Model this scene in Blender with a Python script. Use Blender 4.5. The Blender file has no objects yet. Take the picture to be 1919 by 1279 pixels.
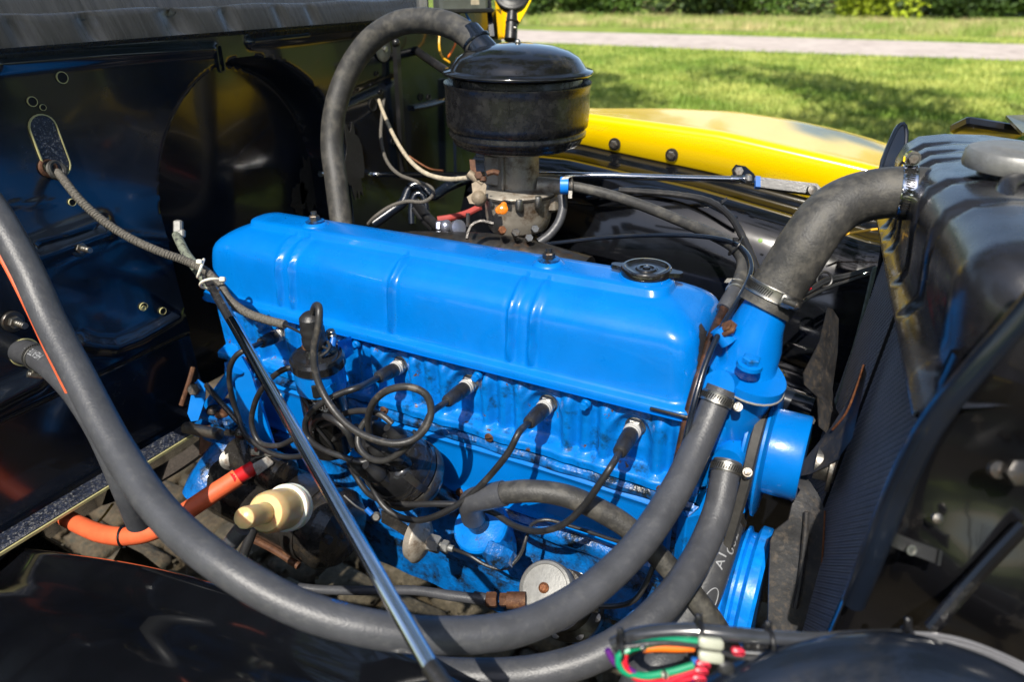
import bpy, math, random
import numpy as np
from mathutils import Vector, Matrix
random.seed(7); rng = np.random.default_rng(7)
S = bpy.context.scene
COL = S.collection
R_ = math.radians

# ---------------------------------------------------------------- camera
CP = np.array([0.692, -0.578, 1.393])          # the photographer leans over the near fender
PITCH, YAW, FPX = R_(28.0), R_(28.5), 1280.0
FW = np.array([-math.sin(YAW)*math.cos(PITCH), math.cos(YAW)*math.cos(PITCH), -math.sin(PITCH)])
RT = np.array([math.cos(YAW), math.sin(YAW), 0.0])
UP = np.cross(RT, FW)
cd = bpy.data.cameras.new('camera'); cam = bpy.data.objects.new('camera', cd); COL.objects.link(cam)
cd.lens = 36*FPX/1919; cd.sensor_width = 36; cd.clip_start = .02; cd.clip_end = 400
cam.matrix_world = Matrix(((RT[0], UP[0], -FW[0], CP[0]), (RT[1], UP[1], -FW[1], CP[1]),
                           (RT[2], UP[2], -FW[2], CP[2]), (0, 0, 0, 1)))
cd.dof.use_dof = True; cd.dof.focus_distance = .82; cd.dof.aperture_fstop = 4.8
S.camera = cam

# ---------------------------------------------------------------- light
TRAVEL = Vector((-.10, .62, -.78)).normalized()   # the way sunlight travels
tosun = -TRAVEL
w = bpy.data.worlds.new('World'); S.world = w; w.use_nodes = True
nt = w.node_tree; bg = nt.nodes['Background']
sky = nt.nodes.new('ShaderNodeTexSky'); sky.sky_type = 'NISHITA'; sky.sun_disc = False
sky.sun_elevation = math.asin(tosun.z); sky.sun_rotation = math.atan2(tosun.x, tosun.y)
nt.links.new(sky.outputs[0], bg.inputs[0]); bg.inputs[1].default_value = .15
sd = bpy.data.lights.new('sun', 'SUN'); sd.energy = 4.6; sd.angle = R_(.5); sd.color = (1, .94, .84)
so = bpy.data.objects.new('sun', sd); COL.objects.link(so)
so.rotation_euler = TRAVEL.to_track_quat('-Z', 'Y').to_euler()
S.view_settings.view_transform = 'Standard'; S.view_settings.look = 'None'
S.view_settings.exposure = .47; S.view_settings.gamma = 1

# ---------------------------------------------------------------- places
def ray(x, y): return FW + RT*(x-959.5)/FPX - UP*(y-639.5)/FPX
def W(x, y, D): return CP + ray(x, y)*D                       # a point at a distance along the view
def WY(x, y, Y): r = ray(x, y); return CP + r*((Y-CP[1])/r[1])  # a point on a lengthwise plane
def WX(x, y, X): r = ray(x, y); return CP + r*((X-CP[0])/r[0])  # a point on a crosswise plane
def WZ(x, y, Z): r = ray(x, y); return CP + r*((Z-CP[2])/r[2])
tE = R_(1.6); EO = np.array([0, 0, .95])
EU = np.array([math.cos(tE), 0, math.sin(tE)]); EV = np.array([0, 1., 0]); EW = np.array([-math.sin(tE), 0, math.cos(tE)])
def E(u, v, w): return EO + u*EU + v*EV + w*EW                # engine frame: forward, far, up
def nrm(a): a = np.array(a, float); return a/np.linalg.norm(a)

# ---------------------------------------------------------------- mesh helpers
def join(*ms):
    V = []; F = []; n = 0
    for v, f in ms:
        v = np.asarray(v, float).reshape(-1, 3); V.append(v); F += [tuple(i+n for i in q) for q in f]; n += len(v)
    return np.concatenate(V), F
def frame(axis, ref=None):
    a = nrm(axis)
    if ref is None: ref = (0, 0, 1) if abs(a[2]) < .9 else (1, 0, 0)
    x = nrm(np.cross(ref, a)); y = np.cross(a, x); return x, y, a
def grid(P, closeu=False, closev=False):
    P = np.asarray(P, float); n, m = P.shape[:2]; F = []
    for i in range(n if closeu else n-1):
        for j in range(m if closev else m-1):
            a = i*m+j; b = i*m+(j+1) % m; c = ((i+1) % n)*m+(j+1) % m; d = ((i+1) % n)*m+j
            F.append((a, b, c, d))
    return P.reshape(-1, 3), F
def lathe(prof, o, axis=(0, 0, 1), seg=24, ref=None, caps=True, mod=None):
    x, y, a = frame(axis, ref); o = np.array(o, float); rows = []
    for r, h in prof:
        ring = []
        for k in range(seg):
            t = 2*math.pi*k/seg; rr = r*(mod(t, h) if mod else 1)
            ring.append(o + a*h + (x*math.cos(t)+y*math.sin(t))*rr)
        rows.append(ring)
    V, F = grid(rows, closev=True)
    if caps:
        F.append(tuple(range(seg))[::-1]); b = (len(prof)-1)*seg; F.append(tuple(range(b, b+seg)))
    return V, F
def cyl(p, q, r, seg=16, r2=None, bev=0):
    p = np.array(p, float); q = np.array(q, float); L = np.linalg.norm(q-p); r2 = r if r2 is None else r2
    pr = [(r, 0), (r2, L)] if not bev else [(r-bev, 0), (r, bev), (r2, L-bev), (r2-bev, L)]
    return lathe(pr, p, q-p, seg)
def hexa(p, axis, r, h, seg=6): return lathe([(r*.92, 0), (r, h*.12), (r, h*.85), (r*.86, h)], p, axis, seg)
def ball(c, r, seg=12, sq=1.0, axis=(0, 0, 1)):
    return lathe([(max(r*math.sin(t), 1e-5), -r*sq*math.cos(t)) for t in np.linspace(0, math.pi, seg//2+2)], c, axis, seg)
def spline(pts, step=.006, extra=None):
    P = np.array(pts, float); n = len(P); out = []; ex = []
    for i in range(n-1):
        p0 = P[max(i-1, 0)]; p1 = P[i]; p2 = P[i+1]; p3 = P[min(i+2, n-1)]
        L = np.linalg.norm(p2-p1); k = max(2, int(L/step))
        d1 = max(np.linalg.norm(p1-p0), 1e-6)**.5; d2 = max(L, 1e-6)**.5; d3 = max(np.linalg.norm(p3-p2), 1e-6)**.5
        m1 = (p2-p1) if i == 0 else ((p1-p0)/d1-(p2-p0)/(d1+d2)+(p2-p1)/d2)*d2
        m2 = (p2-p1) if i == n-2 else ((p2-p1)/d2-(p3-p1)/(d2+d3)+(p3-p2)/d3)*d2
        for j in range(k):
            t = j/k
            out.append((2*t**3-3*t**2+1)*p1+(t**3-2*t**2+t)*m1+(-2*t**3+3*t**2)*p2+(t**3-t**2)*m2)
            if extra is not None: ex.append(extra[i]*(1-t)+extra[i+1]*t)
    out.append(P[-1]); 
    if extra is not None: ex.append(extra[-1]); return np.array(out), np.array(ex)
    return np.array(out)
def frames_along(P):
    T = np.gradient(P, axis=0); T /= np.linalg.norm(T, axis=1)[:, None]+1e-12
    x, y, a = frame(T[0]); X = [x]
    for i in range(1, len(P)):
        v = X[-1]-T[i]*(X[-1]@T[i]); X.append(v/np.linalg.norm(v))
    X = np.array(X); return T, X, np.cross(T, X)
def tube(pts, r, seg=14, step=.006, ridge=None, caps=True, wob=0, flat=None):
    rad = r if isinstance(r, (list, tuple)) else [r]*len(pts)
    P, rr = spline(pts, step, rad)
    T, X, Y = frames_along(P); rows = []
    s = np.concatenate([[0], np.cumsum(np.linalg.norm(np.diff(P, axis=0), axis=1))])
    for i in range(len(P)):
        q = rr[i]
        ring = []
        for k in range(seg):
            t = 2*math.pi*k/seg; f = 1.
            if ridge: f += ridge[1]*math.cos(2*math.pi*(s[i]/ridge[0])+(t if len(ridge) > 2 else 0))
            if wob: f += wob*math.sin(s[i]*37+t*2)*math.sin(s[i]*91+1)
            cx, cy = math.cos(t), math.sin(t)
            if flat: cy *= flat
            ring.append(P[i]+(X[i]*cx+Y[i]*cy)*q*f)
        rows.append(ring)
    V, F = grid(rows, closev=True)
    if caps: F.append(tuple(range(seg))[::-1]); b = (len(P)-1)*seg; F.append(tuple(range(b, b+seg)))
    return V, F
def box(c, size, ax=None, bev=.0):
    """box with chamfered edges; c centre, ax three axes"""
    ax = np.eye(3) if ax is None else np.array(ax, float); c = np.array(c, float); h = np.array(size, float)/2
    b = min(bev, h.min()*.95) if bev else 0
    if not b:
        V = [c+ax[0]*h[0]*i+ax[1]*h[1]*j+ax[2]*h[2]*k for i in (-1, 1) for j in (-1, 1) for k in (-1, 1)]
        return np.array(V), [(0, 1, 3, 2), (4, 6, 7, 5), (0, 4, 5, 1), (2, 3, 7, 6), (0, 2, 6, 4), (1, 5, 7, 3)]
    rows = []
    for z, ins in ((-h[2], b), (-h[2]+b, 0), (h[2]-b, 0), (h[2], b)):
        x, y = h[0]-ins, h[1]-ins; e = b
        ring = [(x-e, -y), (x, -y+e), (x, y-e), (x-e, y), (-x+e, y), (-x, y-e), (-x, -y+e), (-x+e, -y)]
        rows.append([c+ax[0]*p+ax[1]*q+ax[2]*z for p, q in ring])
    V, F = grid(rows, closev=True); F.append(tuple(range(8))[::-1]); F.append(tuple(range(24, 32)))
    return V, F
def prism(poly, d, taper=1.0):
    """extrude a 3-D polygon by vector d"""
    P = np.array(poly, float); n = len(P); c = P.mean(0); Q = c+(P-c)*taper+np.array(d, float)
    F = [tuple(range(n))[::-1], tuple(range(n, 2*n))]+[(i, (i+1) % n, n+(i+1) % n, n+i) for i in range(n)]
    return np.concatenate([P, Q]), F
def ribbon(pts, wvec, th, step=.006):
    """flat strip following pts; wvec full width vector (or list), th thickness"""
    P = spline(pts, step); T = np.gradient(P, axis=0); T /= np.linalg.norm(T, axis=1)[:, None]; rows = []
    wv = np.array(wvec, float)
    for i in range(len(P)):
        n = nrm(np.cross(T[i], wv)); rows.append([P[i]-wv/2-n*th/2, P[i]+wv/2-n*th/2, P[i]+wv/2+n*th/2, P[i]-wv/2+n*th/2])
    V, F = grid(rows, closev=True); F += [(3, 2, 1, 0), tuple(range((len(P)-1)*4, len(P)*4))]
    return V, F
def plate(poly, nv, th, mid=True):
    nv = nrm(nv)*th; P = np.array(poly, float)-(nv/2 if mid else 0); return prism(P, nv)
def torus(c, axis, R, r, seg=32, s2=8, a0=0, a1=2*math.pi, ref=None):
    x, y, a = frame(axis, ref); full = abs(a1-a0-2*math.pi) < 1e-3; c = np.array(c, float); rows = []
    for k in range(seg if full else seg+1):
        t = a0+(a1-a0)*k/seg; d = x*math.cos(t)+y*math.sin(t)
        rows.append([c+d*(R+r*math.cos(p))+a*r*math.sin(p) for p in np.linspace(0, 2*math.pi, s2, endpoint=False)])
    return grid(rows, closeu=full, closev=True)
def sheet(P, th, nv):
    """thick sheet from a grid of points"""
    P = np.asarray(P, float); n, m = P.shape[:2]; V1, F1 = grid(P); V2 = V1+np.array(nv, float)*th; k = len(V1)
    F = list(F1)+[tuple(i+k for i in q)[::-1] for q in F1]
    B = [i*m for i in range(n)]+[(n-1)*m+j for j in range(1, m)]+[i*m+m-1 for i in range(n-2, -1, -1)]+[j for j in range(m-2, 0, -1)]
    for a, b in zip(B, B[1:]+B[:1]): F.append((a, b, b+k, a+k))
    return np.concatenate([V1, V2]), F

# ---------------------------------------------------------------- objects
WL = {}
def mesh_of(name, VF, mat, sharp=35):
    V, F = VF; V = np.asarray(V, float)
    me = bpy.data.meshes.new(name); me.from_pydata(V.tolist(), [], [list(f) for f in F])
    if isinstance(mat, (list, tuple)):
        for m in mat: me.materials.append(m)
    else: me.materials.append(mat)
    me.polygons.foreach_set('use_smooth', [True]*len(me.polygons))
    me.set_sharp_from_angle(angle=R_(sharp)); me.update(); return me
def fixn(me):
    import bmesh
    bm = bmesh.new(); bm.from_mesh(me); bmesh.ops.recalc_face_normals(bm, faces=bm.faces); bm.to_mesh(me); bm.free()
def tag(o, label=None, cat=None, group=None, kind=None):
    if label: o['label'] = label
    if cat: o['category'] = cat
    if group: o['group'] = group
    if kind: o['kind'] = kind
    return o
def obj(name, VF, mat, parent=None, label=None, cat=None, group=None, kind=None, sharp=35, fix=True):
    V = np.asarray(VF[0], float); c = (V.min(0)+V.max(0))/2
    if parent is None: c = np.array([c[0], c[1], V[:, 2].min()])
    me = mesh_of(name, (V-c, VF[1]), mat, sharp)
    if fix and len(VF[1]) < 60000: fixn(me); me.set_sharp_from_angle(angle=R_(sharp))
    o = bpy.data.objects.new(name, me); COL.objects.link(o)
    if parent is not None: o.parent = parent; o.location = Vector(c-WL[parent.name])
    else: o.location = Vector(c)
    WL[o.name] = c
    return tag(o, label, cat, group, kind)
def thing(name, loc, label, cat, group=None, kind=None):
    o = bpy.data.objects.new(name, None); COL.objects.link(o); o.location = Vector(loc); o.empty_display_size = .02
    WL[o.name] = np.array(loc, float); return tag(o, label, cat, group, kind)

# ---------------------------------------------------------------- materials
def mat(name, col, rough=.5, metal=0., var=.12, vs=40., bump=.0, bs=300., coat=0., spec=.5, col2=None, mix=(.45, .6), ms=25.,
        rough2=None, trans=0., sss=0., stretch=None, chips=None, bdist=.001, rvar=.0):
    m = bpy.data.materials.new(name); m.use_nodes = True; N = m.node_tree.nodes; L = m.node_tree.links
    b = N['Principled BSDF']; tc = N.new('ShaderNodeTexCoord'); mp = N.new('ShaderNodeMapping'); L.new(tc.outputs['Object'], mp.inputs[0])
    if stretch: mp.inputs['Scale'].default_value = stretch
    v = mp.outputs[0]
    def noise(sc, det=4, ro=.6):
        n = N.new('ShaderNodeTexNoise'); n.inputs['Scale'].default_value = sc; n.inputs['Detail'].default_value = det
        n.inputs['Roughness'].default_value = ro; L.new(v, n.inputs['Vector']); return n
    def mixc(f, a, c):
        x = N.new('ShaderNodeMix'); x.data_type = 'RGBA'
        if hasattr(f, 'default_value'): L.new(f, x.inputs[0])
        else: x.inputs[0].default_value = f
        for s, q in ((x.inputs[6], a), (x.inputs[7], c)):
            if hasattr(q, 'default_value'): L.new(q, s)
            else: s.default_value = (*q, 1)
        return x.outputs[2]
    def ramp(src, a, c):
        r = N.new('ShaderNodeMapRange'); r.inputs[1].default_value = a; r.inputs[2].default_value = c; L.new(src, r.inputs[0]); return r.outputs[0]
    n1 = noise(vs)
    base = mixc(ramp(n1.outputs[0], .3, .7), tuple(c*(1-var) for c in col), tuple(min(c*(1+var), 1) for c in col))
    rs = None
    if rvar:
        n5 = noise(vs*.7, 5); rs = N.new('ShaderNodeMapRange'); L.new(n5.outputs[0], rs.inputs[0])
        rs.inputs[1].default_value = .3; rs.inputs[2].default_value = .7
        rs.inputs[3].default_value = max(rough-rvar, .02); rs.inputs[4].default_value = rough+rvar; rs = rs.outputs[0]
    if col2 is not None:
        n2 = noise(ms, 8, .7); f = ramp(n2.outputs[0], *mix); base = mixc(f, base, col2)
        if rough2 is not None:
            x = N.new('ShaderNodeMix'); L.new(f, x.inputs[0]); x.inputs[3].default_value = rough2
            if rs is not None: L.new(rs, x.inputs[2])
            else: x.inputs[2].default_value = rough
            rs = x.outputs[0]
    if chips is not None:       # sharp edged flaked spots: colour, threshold, scale
        ccol, th, cs = chips; n3 = noise(cs, 6, .65); f = ramp(n3.outputs[0], th, th+.015); base = mixc(f, base, ccol)
    L.new(base, b.inputs['Base Color'])
    if rs is not None: L.new(rs, b.inputs['Roughness'])
    else: b.inputs['Roughness'].default_value = rough
    b.inputs['Metallic'].default_value = metal; b.inputs['Specular IOR Level'].default_value = spec
    b.inputs['Coat Weight'].default_value = coat; b.inputs['Coat Roughness'].default_value = .06
    b.inputs['Transmission Weight'].default_value = trans
    if sss: b.inputs['Subsurface Weight'].default_value = sss; b.inputs['Subsurface Scale'].default_value = .01
    if bump:
        bp = N.new('ShaderNodeBump'); bp.inputs['Strength'].default_value = bump; bp.inputs['Distance'].default_value = bdist
        n4 = noise(bs, 3); L.new(n4.outputs[0], bp.inputs['Height']); L.new(bp.outputs[0], b.inputs['Normal'])
    return m
BL = (.0, .155, .55)
M = dict(
 blue=mat('blue_enamel', BL, .30, var=.07, vs=25, bump=.14, bs=220, coat=.35, rvar=.08, spec=.3, chips=((.012, .02, .03), .735, 90)),
 bluecast=mat('blue_painted_casting', BL, .34, var=.18, vs=60, bump=.45, bs=420, coat=.25, spec=.35, col2=(.002, .05, .14), mix=(.54, .66), ms=45, rough2=.5,
              chips=((.10, .055, .03), .65, 60), bdist=.0008),
 bluedirty=mat('oily_blue_casting', (.001, .12, .42), .3, var=.35, vs=50, bump=.6, bs=240, coat=.4, col2=(.01, .016, .022), mix=(.46, .62), ms=30, rough2=.25, bdist=.002),
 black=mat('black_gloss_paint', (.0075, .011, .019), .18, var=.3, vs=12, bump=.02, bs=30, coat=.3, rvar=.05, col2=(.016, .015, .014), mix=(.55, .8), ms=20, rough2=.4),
 blackw=mat('black_paint_with_wear', (.005, .005, .006), .2, var=.3, vs=12, bump=.06, bs=40, coat=.4, rvar=.06, col2=(.04, .035, .03), mix=(.56, .75), ms=14, rough2=.6),
 gloss=mat('deep_gloss_black', (.004, .0045, .006), .09, var=.3, vs=12, coat=.3, rvar=.03, bump=.015, bs=20),
 satin=mat('satin_black_steel', (.012, .012, .013), .34, var=.3, vs=30, bump=.25, bs=400, coat=.1, rvar=.08, col2=(.05, .045, .04), mix=(.55, .85), ms=30, rough2=.6),
 tank=mat('semi_gloss_black_tank', (.014, .014, .017), .27, var=.3, vs=60, bump=.12, bs=300, coat=.25, rvar=.06),
 grease=mat('oily_black_iron', (.020, .018, .016), .25, var=.5, vs=60, bump=.7, bs=160, coat=.3, col2=(.07, .05, .03), mix=(.55, .75), ms=35, rough2=.5),
 rubber=mat('grey_black_rubber', (.055, .057, .064), .40, var=.2, vs=30, bump=.35, bs=500, col2=(.10, .10, .10), mix=(.52, .9), ms=110, rough2=.6, spec=.5),
 rubberold=mat('dusty_old_rubber', (.038, .037, .035), .5, var=.25, vs=70, bump=.5, bs=500, col2=(.13, .12, .10), mix=(.45, .8), ms=60, rough2=.7),
 wire=mat('black_wire_insulation', (.018, .018, .019), .38, var=.25, vs=50, bump=.15, bs=600, col2=(.06, .055, .05), mix=(.52, .8), ms=40, rough2=.55),
 wiregrey=mat('worn_grey_wire', (.030, .029, .028), .42, var=.3, vs=60, bump=.3, bs=300, col2=(.13, .11, .085), mix=(.55, .7), ms=45, rough2=.6),
 braid=mat('grey_woven_loom', (.11, .10, .085), .75, var=.45, vs=500, bump=.6, bs=900),
 tan=mat('cream_cloth_loom', (.42, .36, .26), .7, var=.3, vs=120, bump=.3, bs=500),
 lichen=mat('grey_green_loom', (.16, .18, .14), .8, var=.4, vs=300, col2=(.03, .03, .03), mix=(.5, .6), ms=150),
 chrome=mat('bright_chrome', (.75, .75, .76), .08, 1, var=.06, vs=40, bump=.03, bs=60),
 zinc=mat('zinc_plated_steel', (.40, .39, .36), .38, 1, var=.2, vs=80, bump=.2, bs=300, col2=(.22, .19, .15), mix=(.5, .75), ms=60, rough2=.5),
 steel=mat('dull_worn_steel', (.22, .21, .19), .45, 1, var=.25, vs=80, bump=.3, bs=300, col2=(.10, .06, .035), mix=(.5, .7), ms=70, rough2=.7),
 darksteel=mat('dark_oiled_steel', (.08, .075, .07), .35, .8, var=.3, vs=80, bump=.4, bs=250, col2=(.09, .045, .02), mix=(.55, .7), ms=60, rough2=.7),
 rust=mat('rusty_iron', (.085, .035, .016), .7, .2, var=.4, vs=150, bump=.7, bs=300, col2=(.20, .10, .045), mix=(.55, .68), ms=100),
 carb=mat('stained_zinc_casting', (.40, .36, .30), .45, .4, var=.2, vs=40, bump=.5, bs=350, col2=(.12, .07, .035), mix=(.5, .68), ms=35, rough2=.55),
 alu=mat('sandy_aluminium', (.24, .24, .23), .5, .5, var=.15, vs=120, bump=.25, bs=500, col2=(.25, .2, .14), mix=(.6, .75), ms=40),
 ceramic=mat('white_ceramic', (.48, .48, .46), .3, var=.08, coat=.4),
 boot=mat('black_rubber_boot', (.020, .020, .021), .4, var=.2, vs=60, bump=.3, bs=500),
 capblack=mat('black_bakelite', (.014, .014, .015), .2, var=.3, vs=50, bump=.05, bs=200, coat=.4, col2=(.035, .03, .025), mix=(.6, .8), ms=60, rough2=.45),
 cleaner=mat('black_sprayed_sheet', (.010, .010, .011), .27, var=.3, vs=60, bump=.3, bs=700, coat=.25, col2=(.05, .048, .045), mix=(.50, .9), ms=90, rough2=.5),
 lidblack=mat('black_glossy_lid', (.007, .007, .007), .14, var=.3, vs=50, bump=.06, bs=60, coat=.5, col2=(.07, .06, .04), mix=(.56, .85), ms=16, rough2=.5),
 yellow=mat('yellow_gloss_paint', (.85, .57, .0), .24, var=.02, vs=5, coat=.35, spec=.35),
 orange=mat('orange_rubber_cable', (.75, .13, .045), .55, var=.12, vs=60, bump=.2, bs=500),
 red=mat('red_shrink_tube', (.55, .012, .015), .35, var=.1, bump=.15, bs=300),
 filter=mat('amber_translucent_plastic', (.80, .58, .27), .3, var=.12, vs=30, sss=.6, trans=.15, spec=.5),
 filterw=mat('milky_white_plastic', (.85, .80, .68), .35, var=.05, sss=.4, trans=.1),
 nylon=mat('cream_nylon_tie', (.72, .70, .58), .4, var=.1, sss=.2),
 ziptie=mat('black_nylon_tie', (.01, .01, .011), .3, var=.1),
 gasket=mat('grey_gasket_paper', (.30, .29, .25), .8, var=.2, vs=200),
 belt=mat('dull_belt_rubber', (.045, .043, .04), .7, var=.25, vs=100, bump=.4, bs=400),
 text=mat('faded_white_print', (.30, .31, .33), .6, var=.1),
 green=mat('green_wire', (.0, .26, .12), .35, var=.05), wred=mat('red_wire', (.65, .01, .03), .35, var=.05),
 worange=mat('orange_wire', (.85, .17, .01), .35, var=.05), purple=mat('purple_wire', (.10, .012, .17), .35, var=.05),
 wblue=mat('blue_wire', (.01, .12, .45), .35, var=.05), wyellow=mat('amber_wire', (.80, .42, .02), .4, var=.05),
 pink=mat('red_crimp_plastic', (.65, .03, .06), .35, var=.05), conn=mat('cream_connector_plastic', (.42, .43, .34), .4, var=.05),
 redhose=mat('faded_red_hose', (.40, .06, .05), .6, var=.15),
 copper=mat('copper_braid', (.20, .075, .03), .6, .5, var=.4, vs=300, bump=.8, bs=500),
 boreblack=mat('deep_hole_black', (.002, .002, .002), .8), primer=mat('bare_yellow_edge', (.45, .42, .2), .5),
 speck=mat('speckled_sound_deadener', (.012, .016, .03), .4, var=.8, vs=300, bump=1., bs=450, col2=(.17, .17, .17), mix=(.54, .62), ms=330),
 amber=mat('amber_stain_varnish', (.75, .20, .01), .25, var=.3, vs=200, coat=.5),
 crack=mat('peeled_and_grey_patch', (.028, .026, .025), .6, var=.4, vs=200, bump=.8, bs=300),
 fins=mat('glint_grey_fin_tips', (.22, .23, .27), .35, var=.2, coat=.1),  # grey kept pale so the tips stand in for sky glints
)
# ================================================================ SURROUNDINGS
def ground_mat(name, c1, c2, sc, bump=.5, c3=None):
    return mat(name, c1, .9, var=.25, vs=sc*4, bump=bump, bs=sc*20, col2=c2, mix=(.4, .6), ms=sc, spec=.1, bdist=.01)
MG = ground_mat('lawn_soil', (.12, .19, .025), (.26, .31, .06), .35, .6)
MPATH = ground_mat('pale_gravel_path', (.44, .37, .32), (.52, .45, .39), .8, .3)
MDRY = ground_mat('dry_verge', (.30, .28, .12), (.16, .20, .05), .6, .6)
MDIRT = ground_mat('dark_damp_dirt', (.05, .04, .026), (.10, .08, .05), 12, 1.)
pv = np.array([[x, y, 0] for x in np.linspace(-150, 150, 31) for y in np.linspace(-150, 150, 31)])
V, F = grid(pv.reshape(31, 31, 3)); obj('ground', (V, F), MG, kind='structure', fix=False)
# gravel path crossing the lawn, slightly uneven edges, running the way the photo shows
pa = WZ(1000, 57, 0); pb = WZ(1919, 83, 0); pc = WZ(1000, 80, 0); pd_ = WZ(1919, 115, 0)
def ext(a, b, t): return a+(b-a)*t
rows = []
for t in np.linspace(-3, 4, 60):
    a = ext(pc, pd_, t); b = ext(pa, pb, t); j = .10*math.sin(t*9)+.06*math.sin(t*23)
    d = nrm(b-a); rows.append([a+d*j*1.2, a*.66+b*.34, a*.33+b*.67, b-d*j])
P = np.array(rows); P[:, :, 2] = .006; obj('path', grid(P), MPATH, kind='structure', fix=False)
rows = []
for t in np.linspace(-3, 4, 60):
    a = ext(pa, pb, t); d = nrm(a-ext(pc, pd_, t)); rows.append([a+d*2.2+d*.4*math.sin(t*7), a+d*4.5, a+d*14])
P = np.array(rows); P[:, :, 2] = .003; obj('dry_verge', grid(P), MDRY, kind='structure', fix=False)

# grass blades: one uncountable mass
def blades(n, gen, hmin, hmax, wd, name, m, label):
    V = np.zeros((n, 3, 3)); 
    for i, (x, y) in enumerate(gen(n)):
        a = rng.uniform(0, 6.28); h = rng.uniform(hmin, hmax); l = rng.uniform(-.6, .6, 2)*h
        V[i] = [(x-math.cos(a)*wd, y-math.sin(a)*wd, 0), (x+math.cos(a)*wd, y+math.sin(a)*wd, 0), (x+l[0], y+l[1], h)]
    obj(name, (V.reshape(-1, 3), [(3*i, 3*i+1, 3*i+2) for i in range(n)]), m, label=label, cat='grass', kind='stuff', fix=False)
def lawn_pts(n):
    k = 0
    while k < n:
        px = rng.uniform(940, 1960); py = 60+240*rng.random()**1.2; q = WZ(px, py, 0)
        s = ((q-pc)@nrm(np.cross((0, 0, 1), nrm(pd_-pc))))
        w_ = np.linalg.norm(pa-pc)*.8
        if -.1 < s < w_+1.0 and py < 122: continue
        k += 1; yield q[0], q[1]
MGR = mat('green_grass_blades', (.18, .28, .04), .6, var=.4, vs=1.5, col2=(.50, .53, .13), mix=(.42, .6), ms=.7, spec=.3)
blades(70000, lawn_pts, .03, .09, .010, 'lawn_grass', MGR, 'short sunlit green grass on the lawn beyond the yellow fender')
MDG = mat('straw_grass_blades', (.60, .50, .24), .7, var=.3, vs=1.2, col2=(.24, .34, .06), mix=(.40, .56), ms=.5, spec=.2)
def verge_pts(n):
    dv = nrm(np.cross((0, 0, 1), nrm(pb-pa)))
    for k in range(n):
        a = ext(pa, pb, rng.uniform(-.2, 1.3)); q = a+dv*rng.uniform(2.5, 9.5); yield q[0], q[1]
blades(26000, verge_pts, .06, .26, .014, 'tall_verge_grass', MDG, 'tall straw-coloured grass at the foot of the bushes')

# bushes and trees: leaf faces spread through several lobes
MLEAF = [mat('dark_leaves', (.035, .065, .012), .5, var=.4, vs=1.5, spec=.3), mat('mid_leaves', (.07, .13, .018), .5, var=.4, vs=1.5, spec=.3),
         mat('yellow_green_leaves', (.34, .42, .02), .5, var=.3, vs=1.5, spec=.3)]
MBARK = mat('brown_bark', (.10, .075, .05), .9, var=.4, vs=15, bump=.6, bs=40, bdist=.01)
def leafmesh(n, lobes, size):
    V = np.zeros((n, 4, 3)); 
    for i in range(n):
        c, r = lobes[rng.integers(len(lobes))]; d = rng.normal(size=3); d /= np.linalg.norm(d)
        p = np.array(c)+d*np.array(r)*(rng.random()**.35); a = nrm(rng.normal(size=3)); b = nrm(np.cross(a, rng.normal(size=3)))
        s = size*rng.uniform(.6, 1.3); V[i] = [p-a*s, p-b*s*.5, p+a*s, p+b*s*.5]
    return V.reshape(-1, 3), [(4*i, 4*i+1, 4*i+2, 4*i+3) for i in range(n)]
def make_bush(mt, n=2600):
    lobes = [((rng.uniform(-1.2, 1.2), rng.uniform(-.5, .5), rng.uniform(.4, 1.7)), (rng.uniform(.5, .9),)*3) for _ in range(8)]
    stems = join(*[tube([(0, 0, 0), (c[0]*.4, c[1]*.4, c[2]*.5), c], [.05, .035, .012], 6, .2) for c, r in lobes[:5]])
    return mesh_of('foliage', leafmesh(n, lobes, .085), mt), mesh_of('stem', stems, MBARK)
protos = [make_bush(m) for m in MLEAF]
def put(name, meshes, names, loc, sc, rz, label, cat, group):
    t = thing(name, (0, 0, 0), label, cat, group); t.location = loc; t.rotation_euler = (0, 0, rz); t.scale = sc
    for me, nm in zip(meshes, names):
        o = bpy.data.objects.new(nm, me); COL.objects.link(o); o.parent = t
    return t
bl = ['dark green bush left of centre behind the lawn', 'leafy bush in the second gap of the hedge', 'mid green bush behind the straw grass']
place = [(1000, 1, .9, 0), (1085, 0, .8, 0), (1150, 1, .8, 1), (1240, 0, .8, 0), (1330, 0, 1, 1), (1420, 1, .7, 0), (1505, 0, .9, 0), (1600, 2, .8, 0), (1690, 0, 1, 0), (1780, 0, 1.1, 0), (1860, 0, 1, 1), (1930, 1, 1, 0)]
kinds = ['dark green', 'mid green', 'bright yellow-green']
mark = ['behind the round black mirror', 'just right of the mirror', 'above the air cleaner lid', 'above the sunlit fender start', 'over the middle of the fender', 'left of the bright bush',
        'touching the left side of the bright bush', 'brightest of the hedge, at its foot on the path', 'right of the bright bush', 'above the radiator hose', 'above the radiator tank', 'at the right end of the hedge']
for i, (px, k, s, b) in enumerate(place):
    base = WZ(px, 30 if k != 2 else 38, 0)*(1, 1, 0); s = s*1.3 if k != 2 else .85
    put('bush', protos[k], ('foliage', 'stem'), tuple(base), (s*1.75, s*1.2, s*1.05), rng.uniform(0, 6), f'{kinds[k]} bush {mark[i]}', 'bush', 'bushes along the far verge')
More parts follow.
